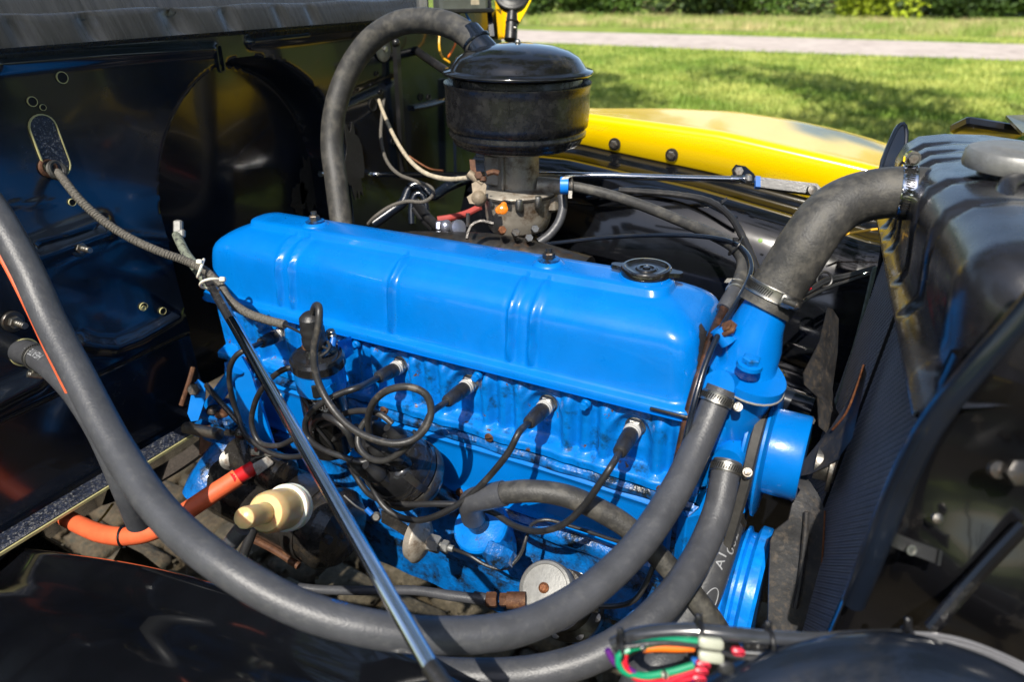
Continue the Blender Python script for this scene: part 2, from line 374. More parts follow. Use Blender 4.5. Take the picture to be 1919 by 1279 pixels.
def make_tree(h, mt, n=9000, spread=2.6, dens=14):
    lobes = [((rng.uniform(-spread, spread), rng.uniform(-spread, spread), h*rng.uniform(.45, .98)), (rng.uniform(.7, 1.5),)*3) for _ in range(dens)]
    br = [tube([(0, 0, 0), (.1, 0, h*.3), (0, .1, h*.9)], [.22, .17, .05], 8, .3)]
    for c, r in lobes: br.append(tube([(0, 0, h*.28), (c[0]*.4, c[1]*.4, h*.4+c[2]*.12), c], [.10, .07, .02], 6, .3))
    return mesh_of('crown', leafmesh(n, lobes, .14), mt), mesh_of('trunk', join(*br), MBARK)
tp = [make_tree(7, MLEAF[0]), make_tree(6, MLEAF[1])]
tloc = [(-28, 37), (-20, 38), (-13, 36.5), (-6, 38), (0.8, 37), (7.5, 38), (14, 36)]
tw = ['far left', 'second from left', 'third from left', 'centre', 'right of centre', 'second from right', 'far right']
for i, (x, y) in enumerate(tloc):
    put('tree', tp[i % 2], ('crown', 'trunk'), (x, y, 0), (.75,)*3, i*1.3, f'leafy tree behind the hedge, {tw[i]} of the row', 'tree', 'trees behind the hedge')
# more of the same garden beyond the frame (mirrored in the paint)
oth = [(16, 4), (14, -6), (14, 13), (6.5, -11.5), (1.2, -12.2), (-3.6, -11.6), (-9, -10.5), (-17, -2), (11, -10), (22, 20)]
for i, (x, y) in enumerate(oth):
    put('tree', tp[i % 2], ('crown', 'trunk'), (x, y, 0), (1.2,)*3, i*2.1, 'leafy garden tree outside the picture', 'tree', 'trees around the lawn')
ft = make_tree(9, MLEAF[1], 5200, 4.2, 16)
put('tree', ft, ('crown', 'trunk'), (4.6, 2.6, 0), (1, 1, 1), .4, 'tall open-crowned tree outside the picture, right of the truck, shading the lawn', 'tree', None)
put('tree', ft, ('crown', 'trunk'), (2.9, 4.2, 0), (.8, .8, .9), 1.7, 'open-crowned tree outside the picture beyond the radiator, shading the lawn', 'tree', None)
put('tree', ft, ('crown', 'trunk'), (-4.2, 1.6, 0), (.8, .8, 1), 2.4, 'tall open-crowned tree outside the picture, left of the truck, shading the lawn', 'tree', None)

# paving under the engine bay
pavbase = obj('gravel_drive', grid([[(x, y, .004) for y in np.linspace(-4, 3, 8)] for x in np.linspace(-5, 5, 11)]), MDIRT, kind='structure', fix=False)
MST = [mat('brown_grey_stone', (.075, .055, .032), .85, var=.5, vs=60, bump=1., bs=120, col2=(.05, .045, .03), mix=(.5, .62), ms=40, bdist=.004),
       mat('mossy_stone', (.055, .045, .028), .9, var=.5, vs=60, bump=1., bs=140, col2=(.11, .09, .065), mix=(.55, .65), ms=50, bdist=.004)]
def stone_mesh(k):
    L, Wd, H = rng.uniform(.15, .18), rng.uniform(.085, .10), .05; V, F = box((0, 0, 0), (L, Wd, H), bev=.012)
    V = V+rng.normal(0, .0025, V.shape); return mesh_of('paving_stone', (V, F), MST[k % 2], 60)
stm = [stone_mesh(k) for k in range(6)]
cnt = 0
for i in range(13):
    for j in range(12):
        x = -1.55+i*.185+(j % 2)*.09; y = -.10+j*.105
        if cnt >= 295: break
        o = bpy.data.objects.new('paving_stone', stm[rng.integers(6)]); COL.objects.link(o); o.parent = pavbase
        o.location = (x-WL['gravel_drive'][0]+rng.normal(0, .006), y-WL['gravel_drive'][1]+rng.normal(0, .005), .012-WL['gravel_drive'][2]+rng.normal(0, .004))
        o.rotation_euler = (rng.normal(0, .03), rng.normal(0, .03), rng.normal(0, .05)); cnt += 1
V = []; F = []
for k in range(5000):   # grit between the stones
    x = rng.uniform(-1.6, .9); y = rng.uniform(-.2, 1.2); s = rng.uniform(.002, .007); z = rng.uniform(.01, .042)
    q = np.array([x, y, z])+rng.normal(0, s, (4, 3)); n = len(V); V += list(q); F += [(n, n+1, n+2), (n, n+1, n+3), (n+1, n+2, n+3), (n, n+2, n+3)]
obj('grit', (np.array(V), F), MST[1], label='loose brown grit lying on the paving under the engine', cat='gravel', kind='stuff', fix=False)

# ================================================================ TRUCK BODY
# --- firewall -----------------------------------------------------
FX = -.20
fw = thing('firewall', (FX, .2, .755), 'glossy black firewall with arched recess behind the blue engine', 'firewall')
ys = np.concatenate([np.arange(-.62, .46, .0045), np.arange(.46, 1.02, .012)]); zs = np.arange(.752, 1.330, .0045)
Yg, Zg = np.meshgrid(ys, zs, indexing='ij')
def sstep(a, b, x): t = np.clip((x-a)/(b-a), 0, 1); return t*t*(3-2*t)
cy, rx = .215, .200
top = 1.075
dz = np.maximum(Zg-top, 0); dist = 1-np.sqrt(((Yg-cy)/rx)**2+(dz/.212)**2)       # >0 inside arch
rec = sstep(0, .07, dist)*.085
rec = np.where(Zg < top, sstep(0, .07, 1-np.abs(Yg-cy)/rx)*.085, rec)
Xg = FX-rec
Xg += .010*np.exp(-(((Yg-.20)/.085)**2+((Zg-1.04)/.12)**2))                          # bulge pressed in the recess
Xg += -.012*sstep(.908, .900, Zg)*sstep(.03, -.01, Yg)                                # joggle below the seam
def pd(poly):   # distance to a polyline in the panel plane
    d = np.full(Yg.shape, 9.)
    for (a, b), (c, e) in zip(poly, poly[1:]):
        vx, vy = c-a, e-b; t = np.clip(((Yg-a)*vx+(Zg-b)*vy)/(vx*vx+vy*vy), 0, 1); d = np.minimum(d, np.hypot(Yg-a-t*vx, Zg-b-t*vy))
    return d
def pp(lst): return [tuple(WX(x, y, FX)[1:]) for x, y in lst]
def bead(lst, w_, h): return h*np.exp(-(pd(pp(lst))/w_)**2)
Xg += bead([(150, 640), (180, 648), (215, 650), (260, 633), (310, 605), (332, 592)], .0085, .009)
Xg += bead([(-60, 780), (0, 745), (60, 715), (85, 690)], .010, .014)
Xg += bead([(60, 480), (120, 455), (190, 430)], .016, .010)-bead([(70, 462), (120, 447), (180, 425)], .004, .007)
Xg += bead([(0, 120), (200, 104), (400, 92)], .006, .006)+bead([(470, 78), (640, 60), (740, 52)], .006, .008)
Xg += bead([(200, 436), (325, 450)], .006, .003)+bead([(20, 385), (100, 378)], .002, .002)
Xg += -.006*sstep(.012, .0, pd(pp([(640, 190), (730, 150)])))
Xg += .0007*np.sin(Yg*17+1)*np.sin(Zg*11)+.00012*np.sin(Yg*60)*np.sin(Zg*41+2)       # hand beaten unevenness
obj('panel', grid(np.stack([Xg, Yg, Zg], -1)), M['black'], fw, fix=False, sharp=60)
# rail along the bottom edge, the seam strip
b0 = WX(-60, 1040, FX+.004); b1 = WX(430, 752, FX+.004)
ax = [np.array([1, 0, 0.]), np.array([0, 1, 0.]), np.array([0, 0, 1.])]
obj('bottom_rail', join(box(((FX+.012), (b0[1]+.1)/2-.02, .757), (.030, .62, .010), ax, .003)), M['speck'], fw)
obj('rail_edge', box((FX+.0285, -.11, .7555), (.0022, .62, .004), ax), M['primer'], fw)
obj('seam', box((FX+.0012, -.15, .9045), (.002, .31, .0016), ax), M['satin'], fw)
# cowl ledge above: cross-section swept sideways
prof = [(-.2, 1.318), (-.196, 1.3215), (-.190, 1.3225), (-.186, 1.325), (-.1870, 1.330), (-.197, 1.350), (-.2005, 1.356), (-.205, 1.3585), (-.211, 1.357), (-.215, 1.352), (-.221, 1.350), (-.228, 1.356),
        (-.235, 1.371), (-.243, 1.376), (-.253, 1.370), (-.30, 1.355), (-.42, 1.345), (-.6, 1.34)]
rows = []
for y in np.arange(-.62, .70, .004):
    r = []
    for k, (x, z) in enumerate(prof):
        dx = 0
        if 3 <= k <= 6:
            for yy, s, a in ((-.105, .012, .005), (-.02, .014, .007), (.10, .02, .009), (.19, .012, .007), (.29, .01, .004), (.36, .01, .004)): dx -= a*math.exp(-((y-yy)/s)**2)*(1 if k in (4, 5) else .3)
        r.append((x+dx, y, z+.0012*math.sin(y*31)*(k > 4)))
    rows.append(r)
cow = obj('cowl_ledge', grid(rows), mat('brushed_black_ledge', (.035, .036, .037), .28, var=.3, vs=20, bump=.12, bs=90, coat=.3, stretch=(1, 9, .4), rvar=.07), label='scuffed black cowl ledge with dents above the firewall', cat='cowl', fix=False, sharp=60)
# holes, slot, studs
nX = np.array([1., 0, 0])
def hole(px, py, rp, X=FX, col='primer', back='boreblack'):
    c = WX(px, py, X)+nX*.0015; D = (c-CP)@FW; r = rp*D/FPX
    h = obj('hole', lathe([(r, 0), (r, .001), (r*1.14, .001), (r*1.14, -.001)], c, nX, 20, caps=False), M[col], fw)
    obj('bore', lathe([(r, .0007), (r*.9, -.0002), (1e-4, -.0002)], c, nX, 20, caps=False), M[back], h)
for a in ((115, 145, 9.5), (59, 190, 8), (79, 201, 5), (134, 379, 6), (268, 575, 7), (304, 583, 6)): hole(*a)
hole(268, 577, 4, FX+.001, 'primer', 'primer')
for a in ((607, 108, 5, -.205), (698, 196, 10, FX), (705, 138, 4, FX), (712, 172, 4, FX), (735, 265, 5, FX), (788, 182, 6, FX), (803, 182, 5, FX)): hole(*a, 'satin')
def capsule(c1, c2, r, n=10):
    d = nrm(c2-c1); s = np.cross(nX, d); out = []
    for k in range(n+1): t = math.pi*k/n; out.append(c2+s*r*math.cos(t)+d*r*math.sin(t))
    for k in range(n+1): t = math.pi*k/n; out.append(c1-s*r*math.cos(t)-d*r*math.sin(t))
    return np.array(out)
c1 = WX(80, 240, FX)+nX*.002; c2 = WX(106, 308, FX)+nX*.002
o1 = capsule(c1, c2, .0162); i1 = capsule(c1, c2, .0150)
sl = obj('slot_opening', grid([o1-nX*.003, o1+nX*.0005, i1+nX*.0005, i1-nX*.001], closev=True), M['primer'], fw)
obj('backing', prism(i1-nX*.0012, nX*.0005), M['speck'], sl)
g = WX(104, 318, FX)+nX*.002
obj('grommet', torus(g, (1, .2, .3), .010, .0035, 20, 8), M['rubberold'], fw); obj('grommet', torus(g-nX*.001+np.array([0, -.008, .004]), (1, .1, .2), .009, .003, 20, 8), M['rust'], fw)
o2 = capsule(WX(408, 90, FX), WX(414, 128, FX), .006); obj('slot_opening', join(grid([o2-nX*.002, o2+nX*.004, capsule(WX(408, 90, FX), WX(414, 128, FX), .0035)+nX*.004, capsule(WX(408, 90, FX), WX(414, 128, FX), .003)-nX*.002], closev=True)), M['black'], fw)
def stud(px, py, s=1., par=None, X=FX):
    c = WX(px, py, X)
    t = obj('stud', join(hexa(c+nX*.004, nX, .0075*s, .006*s), cyl(c, c+nX*.020*s, .0035*s, 10)), M['steel'], par or fw)
    obj('washer', lathe([(.0125*s, 0), (.0125*s, .0025), (.0115*s, .004), (.005*s, .0045)], c+nX*.001, nX, 24), M['darksteel'], t)
    obj('thread', tube([c+nX*.012*s, c+nX*.02*s, c+nX*.027*s], .0036*s, 10, .0005, ridge=(.0014, .1)), M['steel'], t)
stud(145, 463, 1.0); stud(22, 602, 1.05)
# vertical brace + loose fittings on the far part of the firewall
obj('vertical_brace', join(ribbon([WX(742, 76, FX+.012), WX(746, 150, FX+.014), WX(752, 250, FX+.014), WX(758, 335, FX+.012)], (0, .012, 0), .010), ball(WX(742, 80, FX+.014), .008)), M['satin'], fw)
obj('brace_rib', ribbon([WX(855, 150, FX+.02), WX(856, 240, FX+.02), WX(858, 330, FX+.02)], (0, .02, 0), .008), M['black'], fw)
dw = WX(718, 92, FX+.003); t_ = obj('fixing_disc', lathe([(.0001, .004), (.012, .004), (.022, .002), (.023, 0)], dw, nX, 24, caps=False), M['alu'], fw); obj('screw', hexa(dw+nX*.003, nX, .006, .005), M['zinc'], t_)
obj('reveal_bead', join(tube([WX(773, 203, FX+.004), WX(800, 198, FX+.005), WX(832, 189, FX+.004)], .006, 10)), M['black'], fw)
# matt grey-brown patches: thin plates with ragged outlines
def patch_outline(px, py, w_, h, X, seed, m='crack'):
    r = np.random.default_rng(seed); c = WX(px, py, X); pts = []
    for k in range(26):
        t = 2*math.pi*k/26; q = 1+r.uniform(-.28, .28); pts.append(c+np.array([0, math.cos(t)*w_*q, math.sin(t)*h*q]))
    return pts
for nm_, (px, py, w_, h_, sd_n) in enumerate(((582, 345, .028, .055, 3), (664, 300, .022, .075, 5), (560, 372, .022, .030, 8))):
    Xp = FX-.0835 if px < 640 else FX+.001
    obj('grey_brown_patch', prism(patch_outline(px, py, w_, h_, Xp, sd_n), nX*.0008), M['crack'], fw, label='matt grey-brown patch')
# black chassis floor / toe board below and inner side
obj('toe_board', join(sheet([[(FX-.01, y, .75) for y in (-.62, 1.0)], [(FX-.35, y, .45) for y in (-.62, 1.0)]], .004, (0, 0, -1))), M['grease'], label='greasy black toe board sloping down behind the engine', cat='panel')

# --- far fender (yellow) ------------------------------------------
def interp(tab, x): xs_, ys_ = zip(*sorted(tab)); return np.interp(x, xs_, ys_)
cre = [tuple(WY(x, y, .60)[[0, 2]]) for x, y in ((1090, 214), (1200, 229), (1350, 250), (1500, 284), (1640, 316))]
low = [tuple(WY(x, y, .60)[[0, 2]]) for x, y in ((1088, 273), (1150, 287), (1200, 298), (1331, 326), (1440, 355), (1515, 375), (1640, 412))]
sil = [tuple(WY(x, y, .86)[[0, 2]]) for x, y in ((1100, 204), (1250, 204), (1370, 210), (1480, 226), (1570, 245), (1660, 270))]
rows = []
for X in np.concatenate([np.arange(.06, 1.1, .02)]):
    zc, zl, zs_ = interp(cre, X), interp(low, X), interp(sil, X)
    if X > .65: k = (X-.65); zc -= k*k*.5; zs_ -= k*k*1.2; zl -= k*.15
    zl = min(zl, zc-.02)
    r = [(X, .612, zl), (X, .604, zl+.001), (X, .600, zl+.004), (X, .598, zc-.010), (X, .600, zc-.004), (X, .605, zc-.0005), (X, .612, zc+.001)]
    for t in np.linspace(.1, 1, 12):
        r.append((X, .612+.248*t, zc+(zs_-zc)*math.sin(t*math.pi/2)))
    for t in np.linspace(.1, 1, 10): r.append((X, .86+.26*math.sin(t*1.57), zs_-.36*(1-math.cos(t*1.57))))
    rows.append(r)
fen = thing('fender', (.4, .85, .7), 'bright yellow far front fender curving down towards the radiator', 'fender')
obj('outer_panel', grid(rows), M['yellow'], fen, fix=False, sharp=60)
def fbolt(px, py, Y=.597):
    c = WY(px, py, Y); n = np.array([0, -1., 0])
    b = obj('bolt', join(hexa(c+n*.002, n, .0075, .006), cyl(c, c+n*.010, .0042, 12)), M['steel'], fen); obj('washer', lathe([(.011, 0), (.011, .002), (.006, .0025)], c, n, 20), M['darksteel'], b)
fbolt(1152, 270); fbolt(1259, 290)
# inner black apron on the far side
rows = []
for X in np.arange(.02, 1.0, .015):
    zl = min(interp(low, X), interp(cre, X)-.02)
    s_ = .012*math.exp(-((X-.35)/.5)**2)
    rows.append([(X, .611, zl+.004), (X, .596, zl-.002), (X, .588, zl-.010), (X, .570, zl-.020), (X, .55, zl-.024+s_), (X, .53, zl-.020+s_), (X, .505, zl-.034+s_), (X, .48, zl-.07),
                 (X, .455, zl-.12), (X, .44, zl-.17), (X, .435, zl-.20), (X, .44, zl-.21), (X, .42, zl-.23), (X, .40, zl-.32), (X, .38, zl-.5)])
ap = thing('inner_fender', (.4, .5, .6), 'glossy black inner fender panel below the yellow fender', 'inner fender')
obj('panel', grid(rows), M['gloss'], ap, fix=False, sharp=60)
c = WY(1163, 360, .45); obj('bead', tube([WY(1100, 372, .47), WY(1200, 352, .49), WY(1300, 372, .49), WY(1380, 410, .47)], .004, 8), M['black'], ap)
obj('paint_fleck', ball(WY(1425, 451, .43), .0035, 8, .4, (0, -1, .4)), mat('green_fleck', (.25, .4, .12), .6), ap)
# beads / pipes seen against the apron: lower cross member behind the fan
obj('cross_member', join(tube([W(1300, 700, 1.0), W(1420, 735, .98), W(1520, 770, .95)], .022, 16)), M['black'], label='shiny black cross member behind the thermostat housing', cat='frame')
for yy, lb in ((-.20, 'near'), (.42, 'far')):
    obj('frame_rail', join(box((.15, yy, .46), (1.6, .05, .13), None, .008)), M['grease'], label=f'greasy black chassis rail on the {lb} side under the engine', cat='frame')
fl = obj('frame_bracket', plate([W(200, 1075, 1.25), W(232, 1022, 1.2), W(268, 1040, 1.2), W(330, 1090, 1.2), W(300, 1120, 1.22)], (0, -.3, 1), .006), M['steel'], label='small grey steel bracket below the orange cable', cat='bracket')

# --- near inner fender, glossy, bottom left -------------------------
edge = [(-120, 1010, -.30), (0, 1022, -.30), (150, 1040, -.30), (300, 1066, -.30), (430, 1100, -.30), (560, 1142, -.30), (660, 1180, -.30), (760, 1222, -.30), (850, 1272, -.30), (960, 1330, -.30), (1100, 1400, -.30)]
eP = spline([WY(*e) for e in edge], .012)
rows = []
for p in eP:
    x, y, z = p; r = []
    for dy, dz_ in ((.030, -.30), (.022, -.10), (.012, -.030), (.006, -.010), (.001, -.002), (-.004, .0006), (-.010, .000), (-.022, -.004), (-.036, -.007), (-.050, -.006), (-.066, -.001), (-.085, .004), (-.11, .004), (-.14, .000), (-.18, -.01), (-.24, -.03), (-.30, -.06)):
        r.append((x, y+dy, z+dz_))
    rows.append(r)
nf = thing('inner_fender', (0, -.35, .6), 'glossy black near inner fender mirroring the blue engine at bottom left', 'inner fender')
obj('panel', grid(rows), M['gloss'], nf, fix=False, sharp=75)
rows = [[(p[0], p[1]-.285, p[2]-.058), (p[0], p[1]-.31, p[2]-.06), (p[0], p[1]-.37, p[2]-.10), (p[0], p[1]-.43, p[2]-.20), (p[0], p[1]-.45, p[2]-.42)] for p in eP]
nfo = thing('fender', (0, -.7, .5), 'yellow near front fender below the picture edge', 'fender'); obj('outer_panel', grid(rows), M['yellow'], nfo, fix=False, sharp=60)
# --- near lobe, bottom right ---------------------------------------
rows = []
for px, py in ((1230, 1345), (1290, 1300), (1350, 1258), (1420, 1228), (1500, 1205), (1600, 1190), (1700, 1190), (1800, 1215), (1880, 1245), (1960, 1290), (2040, 1340)):
    p = W(px, py, .43-.00003*(px-1600)); r = []
    for dy, dz_ in ((.03, -.12), (.02, -.05), (.012, -.018), (.005, -.004), (0, 0), (-.008, .001), (-.02, -.004), (-.04, -.016), (-.06, -.034), (-.09, -.06)): r.append(p+np.array([dy*-.2, dy, dz_]))
    rows.append(r)
rows = np.array([spline(np.array(rows)[:, k], .01)[:60] for k in range(10)]) if False else np.array(rows)
rr = [spline(rows[:, k], .5e-2) for k in range(rows.shape[1])]; n_ = min(len(q) for q in rr)
rr = np.array([q[np.linspace(0, len(q)-1, n_).astype(int)] for q in rr]).transpose(1, 0, 2)
obj('headlight_bucket', grid(rr), M['black'], label='round glossy black headlight bucket under the wiring loom, bottom right', cat='panel', fix=False, sharp=75)

# --- regulator, mirror, body side at top -----------------------------
rb = thing('voltage_regulator', W(860, 20, 1.30), 'small grey voltage regulator box above the air hose', 'regulator')
c = W(905, -14, 1.30); fr = [nrm(RT*.6+np.array([0, .3, 0])), nrm(np.cross((0, 0, 1), nrm(RT*.6+np.array([0, .3, 0])))), np.array([0, 0, 1.])]
obj('body', box(W(862, -14, 1.30), (.095, .06, .065), fr, .006), mat('grey_green_enamel', (.10, .11, .10), .3, var=.2), rb)
obj('base', box(W(868, 19, 1.31), (.11, .05, .008), fr, .002), M['satin'], rb)
obj('label_plate', box(W(890, -4, 1.262), (.016, .001, .022), fr), M['tan'], rb)
obj('side_lug', box(W(792, 8, 1.29), (.018, .03, .03), fr, .004), M['alu'], rb)
obj('bracket_strap', ribbon([W(915, -20, 1.33), W(918, 30, 1.33), W(922, 68, 1.33)], RT*.010, .004), M['black'], rb)
obj('regulator_wire', tube([W(862, 22, 1.3), W(850, 40, 1.3), W(846, 60, 1.3), W(856, 78, 1.28)], .0022, 8), M['wire'], label='short dark wire hanging from the regulator box', cat='wire')
obj('regulator_wire', tube([W(873, 24, 1.3), W(882, 44, 1.31), W(884, 64, 1.3)], .0022, 8), M['wblue'], label='short blue wire hanging from the regulator box', cat='wire')
# yellow cab side
rows = []
for t in np.linspace(0, 1, 16):
    x0 = 922+12*t; y0 = -60+130*t; x1 = 1012-58*t**1.6
    r = []
    for s in np.linspace(0, 1, 10): r.append(W(x0+(x1-x0)*s, y0, 1.62+.05*math.sin(s*3)))
    rows.append(r)
obj('cab_side', sheet(rows, .01, FW), M['yellow'], label='yellow cab side seen behind the round mirror', cat='body panel', sharp=60)
mr = thing('mirror', W(958, 70, 1.5), 'round black door mirror on a short stem behind the air cleaner', 'mirror')
obj('housing', lathe([(.001, -.03), (.02, -.028), (.034, -.018), (.039, -.004), (.040, .003), (.0375, .005), (.036, .002), (.03, .003), (.028, .0015), (.02, .003), (.018, .0015), (.001, .0025)], W(960, -10, 1.5), -FW+np.array([0, 0, .3]), 32, caps=False), M['satin'], mr)
obj('stem', join(tube([W(960, 20, 1.5), W(959, 40, 1.5), W(957, 75, 1.5)], [.011, .013, .0145], 14), torus(W(960, 42, 1.5), UP, .013, .0025, 20)), M['satin'], mr)
obj('stem_screw', ball(W(965, 52, 1.484), .003, 8), M['zinc'], mr)

# --- top right bits behind the radiator ------------------------------
obj('baffle_box', join(box(W(1850, 243, .95), (.078, .04, .014), [nrm(RT+np.array([0, -.2, -.12])), FW, UP], .003)), M['satin'], label='black rubber baffle behind the radiator cap', cat='baffle')
obj('hood_seal', join(sheet([[W(1885, 216, .93), W(1960, 214, .93)], [W(1916, 248, .86), W(1980, 254, .86)]], .004, (0, 0, -1)),), mat('olive_gold_panel', (.12, .11, .03), .35, var=.3, coat=.3), label='olive edged panel at the top right corner', cat='panel')
# ================================================================ RADIATOR
ra = nrm((.106, -1, 0)); rz_ = nrm((.064, 0, 1)); rn = nrm(np.cross(ra, rz_))   # towards the camera side, up, normal
if rn[0] > 0: rn = -rn
A0 = np.array([.717, .30, 1.145])
def RD(s, h, n=0.): return A0+ra*s+rz_*h+rn*n      # along, up, towards the engine
rad = thing('radiator', RD(.2, -.55, -.03), 'black radiator with ribbed top tank and finned core', 'radiator')
mfin = bpy.data.materials.new('finned_core'); mfin.use_nodes = True
N = mfin.node_tree.nodes; Lk = mfin.node_tree.links; b = N['Principled BSDF']; b.inputs['Base Color'].default_value = (.012, .014, .02, 1); b.inputs['Roughness'].default_value = .32
tc = N.new('ShaderNodeTexCoord'); sp = N.new('ShaderNodeSeparateXYZ'); Lk.new(tc.outputs['Object'], sp.inputs[0])
def sn(sock, f, ph=0):
    a = N.new('ShaderNodeMath'); a.operation = 'MULTIPLY_ADD'; a.inputs[1].default_value = f; a.inputs[2].default_value = ph; Lk.new(sock, a.inputs[0])
    s = N.new('ShaderNodeMath'); s.operation = 'SINE'; Lk.new(a.outputs[0], s.inputs[0]); return s.outputs[0]
m1 = N.new('ShaderNodeMath'); m1.operation = 'MULTIPLY'; Lk.new(sn(sp.outputs[1], 785), m1.inputs[0]); Lk.new(sn(sp.outputs[2], 785), m1.inputs[1])
bp = N.new('ShaderNodeBump'); bp.inputs['Strength'].default_value = 1; bp.inputs['Distance'].default_value = .004; Lk.new(m1.outputs[0], bp.inputs['Height']); Lk.new(bp.outputs[0], b.inputs['Normal'])
mr_ = N.new('ShaderNodeMapRange'); mr_.inputs[1].default_value = .2; mr_.inputs[2].default_value = .9; Lk.new(m1.outputs[0], mr_.inputs[0])
mxx = N.new('ShaderNodeMix'); mxx.data_type = 'RGBA'; Lk.new(mr_.outputs[0], mxx.inputs[0]); mxx.inputs[6].default_value = (.03, .036, .065, 1); mxx.inputs[7].default_value = (.05, .06, .10, 1); Lk.new(mxx.outputs[2], b.inputs['Base Color'])  # lighter bluish dots: sky reflection on the fins put into the colour
core = obj('core', box(RD(.2, -.27, -.022), (.40, .54, .040), [ra, rz_, rn]), mfin, rad)
# fin rows: small raised tips, pale to stand in for glints, one mass
V = []; F = []
for i in range(96):
    for k in range(132):
        s = .004+i*.0041+(.0007 if k % 2 else 0); h = -.006-k*.0040; n = len(V)
        for a_, b_ in ((-.0009, -.0006), (.0009, -.0006), (.0009, .0006), (-.0009, .0006)): V.append(RD(s+a_, h+b_, -.002))
        for a_, b_ in ((-.0005, -.0003), (.0005, -.0003), (.0005, .0003), (-.0005, .0003)): V.append(RD(s+a_, h+b_, -.0014))
        F += [(n+4, n+5, n+6, n+7), (n, n+1, n+5, n+4), (n+1, n+2, n+6, n+5), (n+2, n+3, n+7, n+6), (n+3, n, n+4, n+7)]
obj('fin_tips', (np.array(V), F), M['fins'], core, kind='stuff', fix=False)
obj('core_strip', box(RD(.19, -.27, .0015), (.0022, .50, .003), [ra, rz_, rn]), M['satin'], rad)
# top tank
rows = []
ribs = (.045, .085, .125, .215, .285)
for s in np.arange(-.022, .4325, .0030):
    r = []; e = 0
    endf = sstep(.0, 1, np.clip((s+.022)/.02, 0, 1)); tt_ = min(max((s-.375)/.0575, 0), 1); ff_ = math.sqrt(max(1-tt_**2.2, .0004))
    for k, (n, h) in enumerate([(.012, -.006), (.018, -.004), (.018, 0), (.013, .005), (.011, .018), (.014, .034), (.018, .052), (.020, .070), (.016, .086), (.005, .096), (-.018, .102), (-.055, .106), (-.15, .104)]):
        a = 0
        for q in ribs: a = max(a, math.exp(-((s-q-.06*(h-.05))/.0062)**2))
        g_ = [0, 0, 0, .3, .8, 1, 1, 1, 1, .6, .2, 0, 0][k]
        sw = .012*sstep(.20, .33, s)*(k > 3)
        hh = h*(.85+.15*endf)+.006*sstep(.05, .30, s)*(h/.1 if h > 0 else 0)
        nn = n-.5*sw-.013*a*g_-(1-endf)*.02*(k > 3)
        r.append(RD(s, .035+(hh-.035)*ff_ if k > 2 else hh, -.07+(nn+.07)*ff_ if k > 2 else nn))
    rows.append(r)
top_t = obj('top_tank', grid(rows), M['tank'], rad, fix=False, sharp=70)
obj('tank_seam', tube([RD(-.03, -.003, .012), RD(.1, -.003, .014), RD(.25, -.003, .014), RD(.41, -.003, .014)], .0042, 8), M['tank'], top_t)
# near end of the tank, rounded, and the support panel below

sup = thing('radiator_support', RD(.45, -.5, -.05), 'dull black radiator support panel filling the lower right', 'panel')
rows = []
for h in np.arange(.036, -.56, -.012):
    b_ = .006*math.exp(-((h+.12)/.05)**2)+.004*math.sin(h*40)
    rows.append([RD(.402, h, -.04), RD(.402, h, .003), RD(.406, h, .006), RD(.414, h, .004), RD(.424+b_, h, -.01), RD(.43+b_*2, h, -.05), RD(.437+b_*1.5+.004*math.sin(h*23), h, -.10), RD(.432, h, -.15), RD(.47, h, -.18), RD(.455, h, -.3), RD(.455, h, -.5)])
obj('panel', grid(rows), M['blackw'], sup, fix=False, sharp=60)
obj('side_flange', box(RD(.399, -.28, -.02), (.004, .55, .05), [ra, rz_, rn], .0015), M['black'], sup)
cl0 = [W(1652, 985, .475), W(1660, 1003, .470), W(1690, 1018, .462), W(1762, 1046, .455)]
clp = obj('clip', join(ribbon(cl0, UP*.010, .0015), ribbon([W(1762, 1032, .453), W(1758, 1060, .453)], RT*.002, .002, .003)), M['satin'], sup)
obj('clip_hole', lathe([(.0034, 0), (.0034, .0006), (.0022, .0006), (.0022, 0)], W(1708, 1032, .455), -FW, 14), M['zinc'], clp)
obj('plug_screw', join(lathe([(.006, 0), (.0055, .003), (.001, .004)], W(1866, 880, .43), -FW, 18)), M['darksteel'], sup)
obj('plug_screw', join(hexa(W(1905, 885, .425), -FW, .009, .005)), M['darksteel'], sup)
obj('plug_screw', lathe([(.004, 0), (.0036, .002), (.001, .003)], W(1755, 972, .46), -FW, 14), M['steel'], sup)
obj('pressed_bead', join(tube([W(1919, 985, .44), W(1830, 1080, .45), W(1745, 1180, .46)], .005, 10)), M['blackw'], sup)
# cap
capc = W(1912, 284, .55); cax = nrm((.0, .0, 1))
cp_ = obj('radiator_cap', lathe([(.0345, -.014), (.0375, -.0135), (.0385, -.010), (.038, -.002), (.036, .001), (.030, .003), (.024, .0022), (.02, .004), (.012, .0042), (.0001, .0035)], capc, cax, 48, caps=False), M['alu'], rad, label='worn silver cap on the filler neck')
obj('neck', lathe([(.026, -.05), (.024, -.03), (.026, -.014), (.02, -.012)], capc, cax, 32), M['tank'], cp_)
obj('overflow_elbow', tube([W(1916, 335, .53), W(1890, 345, .525), W(1885, 380, .51), W(1900, 440, .48)], [.006, .007, .008, .009], 12), M['tank'], cp_)
# long black tube in front
obj('support_rod', join(tube([W(1990, 500, .36), W(1919, 590, .375), W(1830, 690, .395), W(1750, 790, .42), W(1690, 905, .45), W(1640, 1030, .475), W(1600, 1130, .50)], [.0072, .0072, .0072, .008, .0085, .0085, .008], 18)),
    M['black'], label='thick shiny black rod running diagonally past the radiator', cat='rod')
